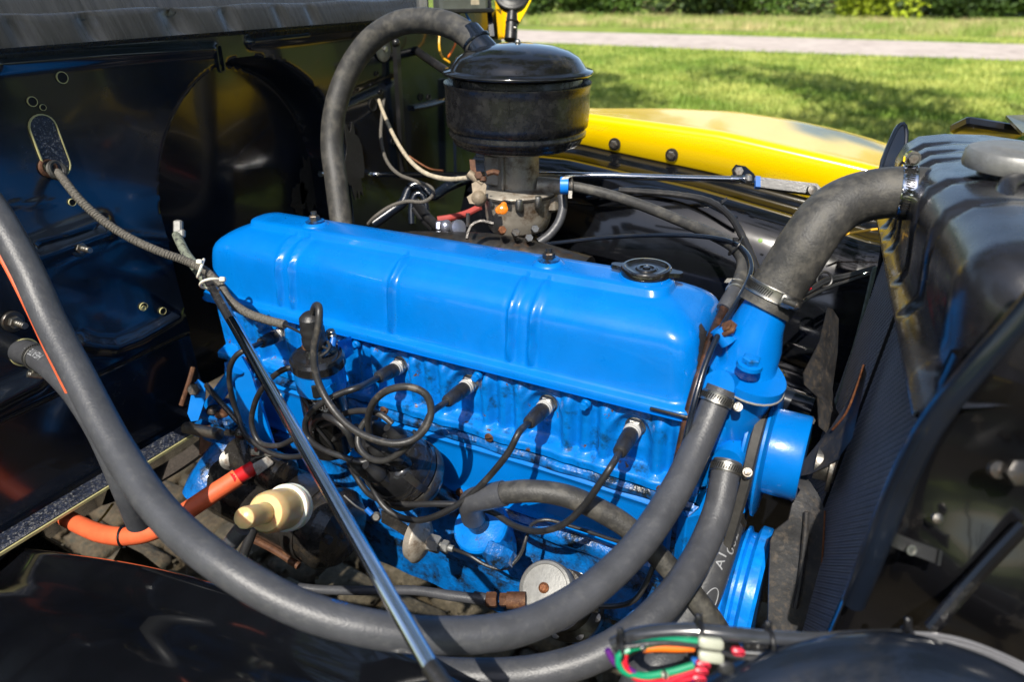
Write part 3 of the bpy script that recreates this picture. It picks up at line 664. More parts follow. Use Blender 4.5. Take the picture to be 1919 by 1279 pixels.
# wiper-like folded bracket beside the tank's far end
ob = thing('baffle_bracket', W(1672, 330, .78), 'upright black sheet bracket at the far end of the radiator tank', 'bracket')
cc = W(1683, 290, .80)
pts = [W(1648, 335, .80), W(1655, 300, .80), W(1670, 262, .80), W(1684, 236, .80), W(1693, 232, .80), W(1698, 245, .80), W(1696, 290, .80), W(1690, 330, .80)]
obj('sheet', plate(pts, nrm((1, .3, 0)), .006), M['black'], ob)
obj('rim', tube(pts[:7], .0025, 8), M['black'], ob)
# light grey strip (seal) left of the core and hanging wires beyond
obj('core_seal', ribbon([W(1645, 500, .84), W(1610, 640, .86), W(1570, 760, .88), W(1545, 800, .89)], RT*.011+UP*.002, .004), mat('grey_green_foam', (.13, .16, .13), .8, var=.3, vs=120), label='grey-green foam strip along the radiator core edge', cat='seal')
obj('shroud_edge', ribbon([W(1668, 415, .80), W(1655, 500, .82), W(1640, 560, .83)], RT*.012, .004), M['black'], label='narrow black shroud edge under the top hose', cat='shroud')

# ================================================================ HOSE CLAMP
def clamp(c, axis, r, w_, label, ang, group=None, mt='zinc', slots=True, scr=1.):
    """worm drive clamp: band, slots, screw housing, screw. ang: direction (vector) in which the housing sits"""
    a = nrm(axis); c = np.array(c, float); d = np.array(ang, float); d = nrm(d-a*(d@a)); t = np.cross(a, d)
    cl = thing('hose_clamp', c-np.array([0, 0, r]), label, 'hose clamp', group)
    obj('band', lathe([(r, -w_/2), (r+.0008, -w_/2), (r+.0011, -w_/2+.0006), (r+.0008, -w_/2+.0016), (r+.0008, w_/2-.0016), (r+.0011, w_/2-.0006), (r+.0008, w_/2), (r, w_/2)], c, a, 48, ref=t, caps=False), M[mt], cl)
    if slots:
        n = int(2*math.pi*r/.0026); V = []; F = []
        ms_ = None
        for k in range(n):
            th = .45+k*(2*math.pi-.9)/n
            dd = d*math.cos(th)+t*math.sin(th); tt = np.cross(a, dd)
            bx = box(c+dd*(r+.00105), (w_*.55, .0011, .0005), [nrm(a+tt*.25), tt, dd]); V.append(bx)
        obj('band_slots', join(*V), M['boreblack'], cl, kind=None)
    h = r+.0045*scr
    obj('screw_housing', join(box(c+d*h, (w_*.95, .013*scr, .0065*scr), [a, t, d], .002), cyl(c+d*(h+.001*scr)-t*.006*scr, c+d*(h+.001*scr)+t*.008*scr, .0042*scr, 14)), M[mt], cl)
    obj('screw', join(hexa(c+d*(h+.001*scr)+t*.007*scr, t, .0037*scr, .0045*scr), lathe([(.0046*scr, 0), (.0046*scr, .001)], c+d*(h+.001*scr)+t*.0075*scr, t, 16)), M['steel'], cl)
    return cl

# ================================================================ ENGINE
eng = thing('engine', E(.24, .08, -.42), 'bright blue painted straight-six engine block with pushrod cover', 'engine')
# ---- head casting: height field on near side
us = np.arange(-.115, .6, .0022); ws = np.linspace(-.052, .046, 48)
PU = [k*.104 for k in range(6)]
def head_v(u, w_):
    v = .012; cs = 0
    for k in range(-1, 6):
        for off in (.030, .052, .074):
            u0 = k*.104+off
            amp = .013 if off != .052 else .0105
            cs += amp*math.exp(-(abs(u-u0)/.0085)**2.6)*(1-.5*sstep(.018, .032, w_))
    for k in range(6):   # pocket round every plug
        d = math.hypot(u-k*.104, (w_-.002)*1.0)
        v += .007*math.exp(-(d/.017)**4)
        v -= .005*math.exp(-((d-.0215)/.0035)**2)*sstep(-.01, .012, w_)
    lg = .020*sstep(-.036, -.043, w_); v -= max(cs, lg)+.15*min(cs, lg)
    v -= .006*sstep(.030, .037, w_)
    return v
rows = [[E(u, head_v(u, w_)+.0002*math.sin(u*300+w_*170)*math.sin(w_*260), w_) for w_ in ws] for u in us]
for r in rows: r.append(E(0, 0, 0)*0+r[-1]+EV*.12)
hd = obj('cylinder_head', grid(rows), M['bluecast'], eng, fix=False, sharp=50)
obj('head_front', join(box(E(.592, .085, -.003), (.02, .15, .10), [EU, EV, EW], .006), box(E(-.112, .085, -.003), (.02, .15, .10), [EU, EV, EW], .006)), M['bluecast'], eng)
obj('head_gasket', box(E(.24, .065, -.0535), (.70, .136, .0022), [EU, EV, EW]), M['darksteel'], eng)
for k in range(4): # small bosses and bolts under the valve cover lip
    u = (.155, .335, .47, .02)[k]; o = obj('head_bolt', join(ball(E(u, -.001, .028), .006, 10), hexa(E(u, -.004, .028), -EV, .0048, .006)), M['blue'], hd)
# numerals cast in the head
# ---- block
rows = []
bp_ = [(.135, -.056), (-.006, -.056), (-.010, -.060), (-.010, -.066), (.004, -.070), (.004, -.150), (-.004, -.158), (-.010, -.162), (-.012, -.170), (-.010, -.176), (.000, -.182), (.004, -.20), (-.002, -.22), (-.016, -.235),
       (-.022, -.245), (-.022, -.252), (-.016, -.256), (-.010, -.262), (-.010, -.34), (.12, -.36)]
for u in np.arange(-.10, .60, .006):
    r = []
    for k, (v, w_) in enumerate(bp_):
        dv = 0
        if 9 < k < 15: dv = -.005*max(0, math.sin(u*52))**2*(1 if k in (10, 11, 12) else .4)
        r.append(E(u, v+dv+.001*math.sin(u*90+k), w_))
    rows.append(r)
blk = obj('block', grid(rows), M['bluedirty'], eng, fix=False, sharp=40)
obj('block_front', box(E(.592, .07, -.18), (.022, .17, .24), [EU, EV, EW], .01), M['bluecast'], eng)
obj('block_front', box(E(-.10, .07, -.18), (.022, .17, .24), [EU, EV, EW], .01), M['bluecast'], eng)
obj('oil_pan', join(grid([[E(u, v, w_) for v, w_ in ((-.016, -.258), (-.018, -.266), (.01, -.275), (.02, -.36), (.05, -.42), (.14, -.42))] for u in np.arange(-.05, .56, .04)])), M['bluedirty'], eng, fix=False)
for k in range(5):
    obj('pan_bolt', hexa(E(.03+k*.115, -.012, -.256), -EV, .0055, .007), M['bluedirty'], blk)
# ---- pushrod side cover: pressed panel with rolled rims
rows = []
for u in np.linspace(-.088, .574, 150):
    r = []
    for t in np.linspace(0, 1, 26):
        w_ = -.063-.100*t; e = min(t, 1-t)*.100; eu = min(u+.088, .574-u)
        v = .002-.011*sstep(.004, .010, min(e, eu))+.004*sstep(.0135, .019, min(e, eu))
        r.append(E(u, v, w_-.002*math.sin(u*11)))
    rows.append(r)
sc_ = obj('side_cover', grid(rows), M['blue'], eng, fix=False, sharp=50)
for px, py in ((917, 820), (1240, 918), (452, 676), (862, 924), (720, 770), (486, 790), (640, 868)):
    c = WY(px, py, -.008); s_ = obj('slotted_screw', lathe([(.0060, -.002), (.0060, .001), (.005, .0024), (.0001, .003)], c, -EV, 18), M['rust'], sc_)
    obj('slot', box(c-EV*.0034, (.011, .0012, .0008), [nrm(EU+EW*.5), EV, nrm(EW-EU*.5)]), M['boreblack'], s_)
# ---- valve cover
ULO, UHI, VLO, VHI = -.137, .592, -.004, .166
prof = [(-.002, .0385, 0), (0, .0375, 0), (.0, .0395, 0), (.0, .0455, 0), (.0015, .0475, 0), (.007, .0485, 0), (.0095, .051, 0), (.0105, .054, .3), (.0125, .065, 1), (.0140, .078, 1), (.0155, .092, 1), (.0170, .102, 1), (.0188, .110, 1), (.0220, .1165, 1), (.0270, .1218, 1), (.0345, .1272, 1), (.0430, .1320, 1), (.0510, .1352, .8), (.0565, .1368, .2), (.0585, .1382, 0), (.0600, .1440, 0), (.0620, .1456, 0), (.072, .146, 0), (.082, .146, 0)]
def rring(ins, w_, ribk):
    # rounded rectangle sampled densely; ins = inset from footprint
    u0, u1, v0, v1 = ULO+ins*1.05, UHI-ins*1.05, VLO+ins, VHI-ins
    rad_ = max(.026-ins*.12, .012); rad_ = min(rad_, (v1-v0)/2-.0003); pts = []
    def add(u, v, nu, nv): pts.append((u, v, nu, nv))
    N1, N2, NC = 240, 10, 8
    for k in range(N1): add(u0+rad_+(u1-u0-2*rad_)*k/N1, v0, 0, -1)
    for k in range(NC): t = -math.pi/2+math.pi/2*k/NC; add(u1-rad_+rad_*math.cos(t), v0+rad_+rad_*math.sin(t), math.cos(t), math.sin(t))
    for k in range(N2): add(u1, v0+rad_+(v1-v0-2*rad_)*k/N2, 1, 0)
    for k in range(NC): t = math.pi/2*k/NC; add(u1-rad_+rad_*math.cos(t), v1-rad_+rad_*math.sin(t), math.cos(t), math.sin(t))
    for k in range(N1): add(u1-rad_-(u1-u0-2*rad_)*k/N1, v1, 0, 1)
    for k in range(NC): t = math.pi/2+math.pi/2*k/NC; add(u0+rad_+rad_*math.cos(t), v1-rad_+rad_*math.sin(t), math.cos(t), math.sin(t))
    for k in range(N2): add(u0, v1-rad_-(v1-v0-2*rad_)*k/N2, -1, 0)
    for k in range(NC): t = math.pi+math.pi/2*k/NC; add(u0+rad_+rad_*math.cos(t), v0+rad_+rad_*math.sin(t), math.cos(t), math.sin(t))
    out = []
    for u, v, nu, nv in pts:
        a = 0
        if ribk and abs(nv) > .7:
            for u0_, s in ((.034-.0115, 1), (.034+.0115, 1), (.386-.0135, 1), (.386+.0135, 1), (.208, 1.)):
                a = max(a, math.exp(-((u-u0_)/.0036)**2)*s)
            for u0_ in (.034-.0115, .034+.0115, .386-.0135, .386+.0135, .208): a -= .22*(math.exp(-((u-u0_-.0072)/.0022)**2)+math.exp(-((u-u0_+.0072)/.0022)**2))
        top_ = sstep(.118, .139, w_)
        out.append(E(u, v+nv*.0062*a*ribk*(1-top_), w_+.0062*a*ribk*top_))
    return out
rows = [rring(i, w_, rk) for i, w_, rk in prof]
V, F = grid(rows, closev=True); nl = len(rows[0]); base_ = (len(rows)-1)*nl
F.append(tuple(range(base_, base_+nl)))
vc = obj('valve_cover', (V, F), M['blue'], eng, fix=False, sharp=50)
for (px, py, cv) in ((595, 413, 0), (1028, 484, 1)):
    u0_ = (.034, .386)[cv]; c = E(u0_, .081, .1455)
    ms_ = obj('bolt_boss', lathe([(.021, -.005), (.018, .001), (.0145, .0035), (.0125, .004), (.0001, .004)], c, EW, 28, caps=False), M['blue'], vc)
    obj('washer', lathe([(.0125, .004), (.0125, .006), (.007, .0065)], c, EW, 24), M['bluedirty'], ms_)
    obj('bolt', join(hexa(c+EW*.006, EW, .0072, .0075), cyl(c+EW*.012, c+EW*.0185, .0038, 10)), M['darksteel'] if cv else M['steel'], ms_)
rows = []
for k_, w_ in enumerate(np.linspace(.058, .118, 22)):
    ins_ = np.interp(w_, [q[1] for q in prof], [q[0] for q in prof]); rg = rring(ins_-.0005, w_, 0)
    i0_ = 247.2-1.6*math.sin(math.pi*(k_+.5)/22)+(w_-.058)*30+.25*math.sin(k_*1.9); i1_ = i0_+.6+4.0*math.sin(math.pi*(k_+.5)/22)**.8+.22*math.sin(k_*2.7)
    rr_ = []
    for q in np.linspace(i0_, i1_, 7): a_ = int(q); t_f = q-a_; rr_.append(rg[a_]*(1-t_f)+rg[a_+1]*t_f)
    rows.append(rr_)
obj('bare_patch', grid(rows), M['crack'], vc, label='flaked dark bare patch on the front corner')
obj('drip_strip', box(E(.566, -.0065, .0455), (.05, .003, .0035), [EU, EV, EW], .001), M['darksteel'], vc)
# oil filler cap
oc = E(.497, .092, .150)
fc = thing('oil_filler_cap', oc-EW*.008, 'round black oil filler cap with two ears on the blue valve cover', 'cap')
obj('lid', lathe([(.0235, -.008), (.0265, -.007), (.0275, -.003), (.0275, .002), (.026, .0042), (.0235, .0045), (.021, .002), (.015, .0008), (.012, .0012), (.0105, .0028), (.008, .003), (.0065, .0012), (.0042, .0012), (.0035, .0035), (.0001, .0038)], oc+EW*.002, EW, 48, caps=False), M['lidblack'], fc)
for s in (1, -1):
    d = nrm(EU*.88*s+EV*.05*s); t = np.cross(EW, d); q = oc+EW*.002
    poly = [q+d*.024+t*.009, q+d*.030+t*.0062, q+d*.037+t*.0048, q+d*.0395+t*.002, q+d*.0395-t*.002, q+d*.037-t*.0048, q+d*.030-t*.0062, q+d*.024-t*.009]
    obj('ear', join(prism([p-EW*.002 for p in poly], EW*.0045, .9)), M['lidblack'], fc)
obj('cap_base', lathe([(.030, -.010), (.028, -.004), (.024, -.003)], oc+EW*.002, EW, 40), M['blue'], fc)

# ---- spark plugs
def plug(i):
    c = E(PU[i], .020, .002); d = -EV
    names = ['rearmost spark plug beside the diagonal rod', 'spark plug behind the coil', 'spark plug right of the coil', 'spark plug by the loop of wire', 'fourth visible spark plug, below the middle ribs of the cover', 'front spark plug nearest the radiator']
    t = thing('spark_plug', c, names[i], 'spark plug', 'spark plugs along the cylinder head')
    obj('gasket_ring', lathe([(.0125, 0), (.0128, .0015), (.0115, .003)], c, d, 24), M['zinc'], t)
    obj('hex_body', join(hexa(c+d*.001, d, .0108, .007), lathe([(.009, .007), (.0095, .009), (.0085, .010)], c, d, 24)), M['zinc'], t)
    obj('insulator', lathe([(.0090, .009), (.0096, .0115), (.0088, .013), (.0095, .0155), (.0087, .017), (.0085, .0185), (.0065, .021), (.006, .024)], c, d, 24), M['ceramic'], t)
    return c
PC = [plug(i) for i in range(6)]
def boot(i, dirv, L=.050, parent=None, s=1.):
    c = PC[i]-EV*.0175; d = nrm(dirv)
    pr = [(.0084, 0), (.0088, .0015), (.0088, L*.40), (.0082, L*.43), (.0082, L*.50), (.0086, L*.53), (.0080, L*.60), (.0074, L*.92), (.0066, L*.96), (.0050, L)]
    return lathe([(r*s, h) for r, h in pr], c, d, 20), c+d*L

# ---- wires
def PP(l): return [WY(*q) for q in l]
WR = .0036
def lead(i, pts, label, L=.050, r=WR, m='wire', name='spark_plug_wire', extra=None):
    P = PP(pts); first = P[0]; d = nrm(first-(PC[i]-EV*.019))
    bm_, end = boot(i, d, L)
    t = thing(name, P[len(P)//2], label, 'ignition wire', 'spark plug wires')
    obj('boot', bm_, M['boot'], t)
    obj('cable', tube([end-d*.006]+P, r, 12, .004, wob=.02), M[m], t)
    return t
lead(0, [(466, 654, -.075), (446, 664, -.085), (431, 690, -.09), (433, 735, -.09), (446, 780, -.09), (460, 815, -.10), (484, 836, -.105), (520, 854, -.105), (560, 856, -.10), (600, 838, -.095), (640, 815, -.09), (668, 800, -.10)], 'spark plug wire from the rearmost plug dropping past the diagonal rod')
lead(1, [(556, 686, -.075), (530, 694, -.085), (500, 718, -.09), (478, 755, -.095), (472, 795, -.10), (485, 828, -.105), (520, 836, -.105), (560, 818, -.10), (610, 796, -.10), (655, 790, -.10)], 'spark plug wire emerging left of the coil and looping round to the distributor', L=.035)
lead(2, [(668, 728, -.095), (640, 737, -.105), (610, 752, -.115), (584, 772, -.12), (572, 795, -.12), (577, 820, -.12), (600, 840, -.125), (640, 856, -.125), (680, 867, -.12), (700, 858, -.11)], 'spark plug wire crossing in front of the coil')
lead(3, [(806, 777, -.085), (798, 795, -.10), (782, 818, -.115), (755, 845, -.12), (720, 864, -.125), (690, 858, -.125), (672, 836, -.12), (674, 808, -.11), (690, 785, -.10), (706, 782, -.09)], 'worn grey spark plug wire curling round under the loop', m='wiregrey')
lead(4, [(972, 812, -.075), (955, 845, -.085), (920, 890, -.095), (880, 930, -.105), (835, 960, -.115), (775, 976, -.12), (725, 955, -.12), (696, 910, -.115), (692, 868, -.11), (702, 842, -.10), (715, 832, -.09)], 'spark plug wire from the fourth visible plug sweeping down under the distributor')
lead(5, [(1146, 874, -.075), (1122, 910, -.085), (1098, 944, -.09), (1068, 975, -.095), (1036, 992, -.095), (1000, 996, -.09), (960, 984, -.085), (925, 962, -.08), (880, 948, -.09), (820, 945, -.10), (760, 946, -.105), (720, 940, -.105), (690, 925, -.10), (665, 890, -.09), (654, 868, -.08)], 'spark plug wire from the front plug passing behind the blue cup')

# ---- coil
cc = W(594, 668, .79); cax = nrm((.02, -.04, 1)); cb = cc-cax*.135
coil = thing('ignition_coil', cb, 'black cylindrical ignition coil in a blue bracket beside the engine', 'ignition coil')
obj('can', lathe([(.026, 0), (.0275, .003), (.0275, .122), (.0275, .124)], cb, cax, 40), mat('chipped_black_can', (.012, .012, .012), .25, var=.4, coat=.2, chips=((.12, .13, .14), .60, 45), bump=.1), coil)
obj('cap', lathe([(.0300, .122), (.0315, .124), (.0315, .134), (.029, .1375), (.0275, .1355), (.0255, .1355), (.024, .138), (.020, .138), (.014, .139), (.0115, .145), (.0105, .150), (.0105, .160), (.0001, .160)], cb, cax, 44, caps=False), M['capblack'], coil)
obj('tower_boot', lathe([(.0118, .148), (.0135, .152), (.0138, .160), (.0128, .163), (.0136, .166), (.0136, .172), (.0126, .175), (.0132, .178), (.0125, .186), (.009, .190), (.006, .192)], cb+cax*0-RT*.000, cax, 28), M['boot'], coil)
obj('bracket_band', lathe([(.0278, .094), (.0292, .094), (.0292, .122), (.0278, .122)], cb, cax, 44, caps=False), M['blue'], coil)
pq = cb+cax*.108; fd = nrm(CP-pq); fd = nrm(fd-cax*(fd@cax)); sd_ = np.cross(cax, fd)
obj('band_window', box(pq+fd*.0286+sd_*-.006-cax*.002, (.012, .003, .017), [sd_, fd, cax], .001), M['boreblack'], coil)
obj('band_tongue', prism([pq+fd*.029+sd_*.000-cax*.012, pq+fd*.034+sd_*.004-cax*.010, pq+fd*.029+sd_*.016-cax*.0, pq+fd*.029+sd_*.016+cax*.008, pq+fd*.034+sd_*.004+cax*.004], fd*.0015), M['blue'], coil)
a1_ = W(640, 655, .81); a2_ = W(664, 678, .83)
obj('bracket_arm', join(prism([W(634, 640, .80), W(658, 630, .84), W(663, 662, .85), W(650, 672, .83), (W(640, 680, .81))], -EV*.002)), M['blue'], coil)
for px, py, mm in ((577, 651, 'rust'), (622, 630, 'zinc')):
    q = W(px, py+8, .785 if px < 600 else .795)
    tt_ = obj('terminal', join(cyl(q-cax*.002, q+cax*.012, .0030, 10), hexa(q+cax*.004, cax, .0062, .005)), M[mm], coil)
    obj('nut', hexa(q+cax*.0095, cax, .0052, .004), M['zinc' if px > 600 else 'copper'], tt_)
obj('terminal_sleeve', cyl(W(622, 650, .787), W(625, 634, .79), .0042, 12), M['wblue'], coil)
HT = PP([(588, 600, -.075), (587, 585, -.082), (592, 573, -.09), (598, 578, -.10), (597, 610, -.108), (589, 650, -.115), (590, 690, -.12), (602, 730, -.125), (625, 768, -.13), (655, 800, -.135), (695, 822, -.135), (740, 832, -.13), (775, 824, -.12), (798, 802, -.11), (808, 770, -.10), (798, 740, -.10), (768, 726, -.105), (730, 731, -.11), (702, 752, -.11), (690, 785, -.105), (692, 812, -.10)])
ht = thing('coil_wire', HT[8], 'thick high-tension wire hooping up from the coil and looping to the distributor', 'ignition wire')
obj('cable', tube(HT, .0040, 14, .004, wob=.02), M['wiregrey'], ht)
obj('clip', torus(W(781, 815, .775), nrm(RT+UP*.8), .0052, .0018, 20), M['boot'], ht)

# ---- distributor
dc = W(736, 866, .80); dax = nrm((-.22, -.52, .80)); 
ds = thing('distributor', dc-dax*.09, 'oily black distributor with a six-tower cap below the wire loop', 'distributor')
obj('housing', lathe([(.014, -.13), (.016, -.08), (.030, -.065), (.040, -.050), (.0415, -.046), (.0415, -.028), (.043, -.027), (.043, -.018)], dc, dax, 40), M['grease'], ds)
obj('band', lathe([(.0432, -.044), (.0445, -.042), (.0445, -.031), (.0432, -.029)], dc, dax, 40, caps=False), M['steel'], ds)
capo = obj('cap', lathe([(.0425, -.019), (.0425, -.004), (.0395, .002), (.037, .010), (.033, .014), (.016, .016), (.0001, .016)], dc, dax, 40, caps=False, mod=lambda t, h: 1+(.035*math.cos(6*t) if -.01 < h < .012 else 0)), M['capblack'], ds)
dx_, dy_, _ = frame(dax)
for k in range(7):
    off = np.zeros(3) if k == 6 else (dx_*math.cos(k*math.pi/3+.3)+dy_*math.sin(k*math.pi/3+.3))*.0275
    o_ = dc+off+dax*.006
    tw_ = obj('tower', lathe([(.0098, 0), (.0092, .012), (.0085, .022)], o_, dax, 20), M['capblack'], capo)
    obj('tower_boot', lathe([(.0098, .016), (.0105, .019), (.010, .026), (.0075, .031), (.0048, .036), (.0045, .042)], o_, dax, 20), M['boot'], ds)
obj('spring_clip', ribbon([dc+dx_*.043-dax*.03, dc+dx_*.046-dax*.008, dc+dx_*.038+dax*.008], dy_*.008, .0015), M['darksteel'], ds)
obj('spring_clip', ribbon([dc-dx_*.043-dax*.03, dc-dx_*.046-dax*.008, dc-dx_*.038+dax*.008], dy_*.008, .0015), M['darksteel'], ds)
obj('plug_wire', tube(PP([(640, 778, -.09), (660, 772, -.095), (690, 771, -.10), (715, 778, -.10), (735, 795, -.10)]), .0036, 12), M['wiregrey'], label='short arching wire into the right tower of the distributor cap', cat='ignition wire')
obj('plug_wire', join(tube(PP([(585, 805, -.10), (590, 790, -.105), (606, 781, -.11), (630, 790, -.115), (650, 808, -.115), (662, 835, -.11)]), .0042, 12), ), M['boot'], label='thick short wire curling under the coil into the cap', cat='ignition wire')
obj('primary_wire', tube(PP([(566, 741, -.10), (578, 762, -.11), (584, 782, -.11), (596, 805, -.105), (618, 832, -.10), (630, 850, -.09)]), .0018, 8), M['boot'], label='thin black lead with bare end beside the coil', cat='wire')
# vacuum advance
vcn = W(786, 1012, .80); vax = nrm(RT+np.array([.1, -.35, .02]))
va = thing('vacuum_advance', vcn-np.array([0, 0, .03]), 'dull grey round vacuum advance canister with brass-coloured nut', 'vacuum canister')
obj('canister', lathe([(.012, -.012), (.024, -.009), (.0265, -.002), (.0275, 0), (.0265, .003), (.020, .008), (.012, .010), (.009, .012), (.009, .014)], vcn, vax, 36), M['carb'], va)
obj('nut', join(hexa(vcn+vax*.013, vax, .0105, .014), hexa(vcn+vax*.030, vax, .0078, .008), cyl(vcn+vax*.025, vcn+vax*.044, .004, 12)), M['alu'], va)
obj('arm', ribbon([W(715, 968, .81), W(745, 985, .81), W(775, 1005, .81)], UP*.014, .003), M['grease'], va)
obj('vacuum_pipe', tube([vcn+vax*.042, W(880, 1042, .765), W(915, 1062, .76), W(948, 1066, .76), (W(975, 1040, .76)), W(986, 1010, .76), W(996, 984, .77), W(1020, 975, .775), W(1080, 990, .76), W(1160, 1016, .73), W(1230, 1030, .70)], .0021, 10), M['boot'], label='thin black vacuum pipe from the canister up past the blue cup', cat='pipe')
obj('ground_wire', join(tube([W(645, 930, .84), W(668, 950, .83), W(690, 962, .82), W(705, 972, .82)], .0014, 8)), M['zinc'], label='thin silver wire with blue terminal left of the distributor', cat='wire')
obj('wire_terminal', join(cyl(W(686, 954, .818), W(697, 965, .818), .0034, 10)), M['wblue'], label='small blue crimp terminal left of the canister', cat='terminal')
obj('wire_terminal', join(lathe([(.005, 0), (.006, .003), (.004, .005)], W(706, 968, .82), -FW, 14)), M['zinc'], label='silver ring terminal left of the canister', cat='terminal')

# ---- blue breather cup with hose
bc = W(900, 985, .78); bax = nrm((-.10, -.48, .86))
cu = thing('breather_cup', bc-bax*.07, 'round blue breather cup with oily top on the block side', 'breather')
obj('cup', lathe([(.016, -.085), (.022, -.065), (.028, -.035), (.029, -.012), (.0315, -.010), (.033, -.007), (.033, -.001), (.031, .0015), (.026, .001), (.018, .004), (.0001, .004)], bc, bax, 44, caps=False), M['bluecast'], cu)
obj('outlet', lathe([(.013, 0), (.0125, .012), (.012, .02)], bc, bax, 24), M['grease'], cu)
obj('drain_boss', join(box(W(935, 1040, .765), (.035, .03, .03), [EU, nrm(bax), np.cross(EU, bax)], .008)), M['bluedirty'], cu)
bh = [bc+bax*.004, bc+bax*.022, W(885, 940, .735), W(910, 933, .725), W(945, 925, .715), W(1000, 921, .705), W(1060, 930, .70), W(1120, 955, .70), W(1180, 992, .70), W(1240, 1050, .70), W(1300, 1118, .70), W(1345, 1180, .70), W(1375, 1240, .70), W(1395, 1300, .70)]
bhz = thing('breather_hose', bh[5], 'dusty grey-brown hose arching from the blue cup towards the crank pulley', 'hose')
obj('hose', tube(bh, [.0115]*4+[.0118]*10, 20, .005, wob=.015), M['rubberold'], bhz)
obj('end_sleeve', tube(bh[1:5]+[W(920, 931, .722)][:0], .0136, 20, .004), M['rubber'], bhz)
# ---- fuel pump
fp = W(1020, 1103, .77); pax = nrm((-.05, -.62, .75))
pm = thing('fuel_pump', fp-pax*.08, 'grey fuel pump with round top and bolted lower body behind the big hose', 'fuel pump')
obj('dome', lathe([(.031, -.022), (.0318, -.02), (.0318, -.004), (.030, -.001), (.027, 0), (.026, -.001), (.0001, .0005)], fp, pax, 40, caps=False), M['alu'], pm)
obj('centre_screw', lathe([(.006, 0), (.006, .002), (.0035, .004), (.001, .004)], fp+pax*.001, pax, 16), M['copper'], pm)
obj('body', lathe([(.016, -.14), (.020, -.12), (.028, -.11), (.043, -.095), (.044, -.085), (.044, -.078), (.032, -.07), (.034, -.04), (.036, -.022)], fp+(W(1050, 1185, .78)-W(1040, 1170, .78)), pax, 40), M['darksteel'], pm)
px_, py_, _ = frame(pax)
for k in range(8):
    t = k*math.pi/4; q = fp+(px_*math.cos(t)+py_*math.sin(t))*.038-pax*.078+(W(1050, 1185, .78)-W(1040, 1170, .78)); obj('flange_screw', lathe([(.0055, 0), (.0055, .003), (.001, .004)], q, pax, 12), M['zinc'], pm)
obj('inlet_fitting', join(hexa(W(912, 1125, .775), W(950, 1125, .772)-W(912, 1125, .775), .009, .012), hexa(W(937, 1125, .772), W(950, 1125, .772)-W(912, 1125, .775), .0078, .010), cyl(W(950, 1126, .772), W(985, 1126, .77), .0095, 14)), M['rust'], pm)
obj('outlet_fitting', join(cyl(W(1085, 1140, .76), W(1122, 1137, .755), .006, 12), hexa(W(1108, 1138, .757), RT, .0072, .008)), M['steel'], pm)
obj('fuel_hose', join(tube([W(560, 1102, .84), W(600, 1106, .835), W(680, 1108, .82), W(780, 1108, .80), (W(850, 1118, .785)), W(912, 1125, .775)], [.0055]*4+[.006, .0062], 14), tube([W(888, 1121, .779), W(912, 1125, .775)], .0072, 14)), M['rubber'], label='black braided fuel hose running left from the fuel pump', cat='hose')
obj('fuel_pipe', tube([W(1118, 1137, .755), W(1160, 1136, .745), W(1190, 1125, .735), W(1212, 1090, .73), W(1228, 1050, .73), W(1240, 1010, .73)], .0030, 10), M['boot'], label='thin black fuel pipe rising from the pump outlet', cat='pipe')
# ---- starter motor, filter, cable
s0 = W(470, 905, .98); s1 = W(585, 975, .88); 
sax = nrm(EU+EV*-.02-EW*.05); sc0 = W(560, 960, .93)
st = thing('starter_motor', sc0-np.array([0, 0, .05]), 'oily black cylindrical starter motor low at the rear of the engine', 'starter motor')
obj('body', lathe([(.035, -.15), (.05, -.145), (.052, -.12), (.052, .055), (.055, .056), (.055, .066), (.052, .070), (.045, .080), (.02, .085), (.0001, .085)], sc0, sax, 40, caps=False), M['grease'], st)
obj('solenoid', lathe([(.022, -.10), (.026, -.098), (.026, -.01), (.022, -.006), (.0001, -.004)], sc0+np.array([0, -.005, .062]), sax, 30, caps=False), M['grease'], st)
obj('brush_band', lathe([(.0535, .02), (.0545, .022), (.0545, .040), (.0535, .042)], sc0, sax, 40, caps=False), M['darksteel'], st)
for px, py in ((601, 905), (640, 1000), (610, 1010)): obj('bolt', hexa(W(px, py, .855), sax, .006, .008), M['darksteel'], st)
obj('side_pipe', tube([W(468, 1008, .93), W(520, 1035, .91), W(560, 1062, .9)], .005, 10), M['rust'], st)
obj('terminal', join(hexa(W(483, 853, .90), UP, .011, .010), cyl(W(483, 853, .90), W(483, 835, .89), .005, 12)), M['zinc'], st)
obj('terminal_plate', join(plate([W(470, 862, .895), W(505, 850, .895), W(540, 868, .895), W(520, 885, .895), W(478, 882, .895)], UP, .003)), M['steel'], st)
obj('linkage', join(tube([W(452, 820, .92), W(458, 850, .91), W(468, 885, .90)], .007, 10), tube([W(425, 812, .93), W(450, 812, .92), W(462, 808, .92)], .005, 10), ball(W(452, 812, .915), .010)), M['grease'], st)
obj('end_disc', lathe([(.014, 0), (.014, .004), (.009, .006), (.009, .009), (.004, .010)], W(432, 862, .92), nrm(CP-W(432, 862, .92)), 24), M['steel'], st)
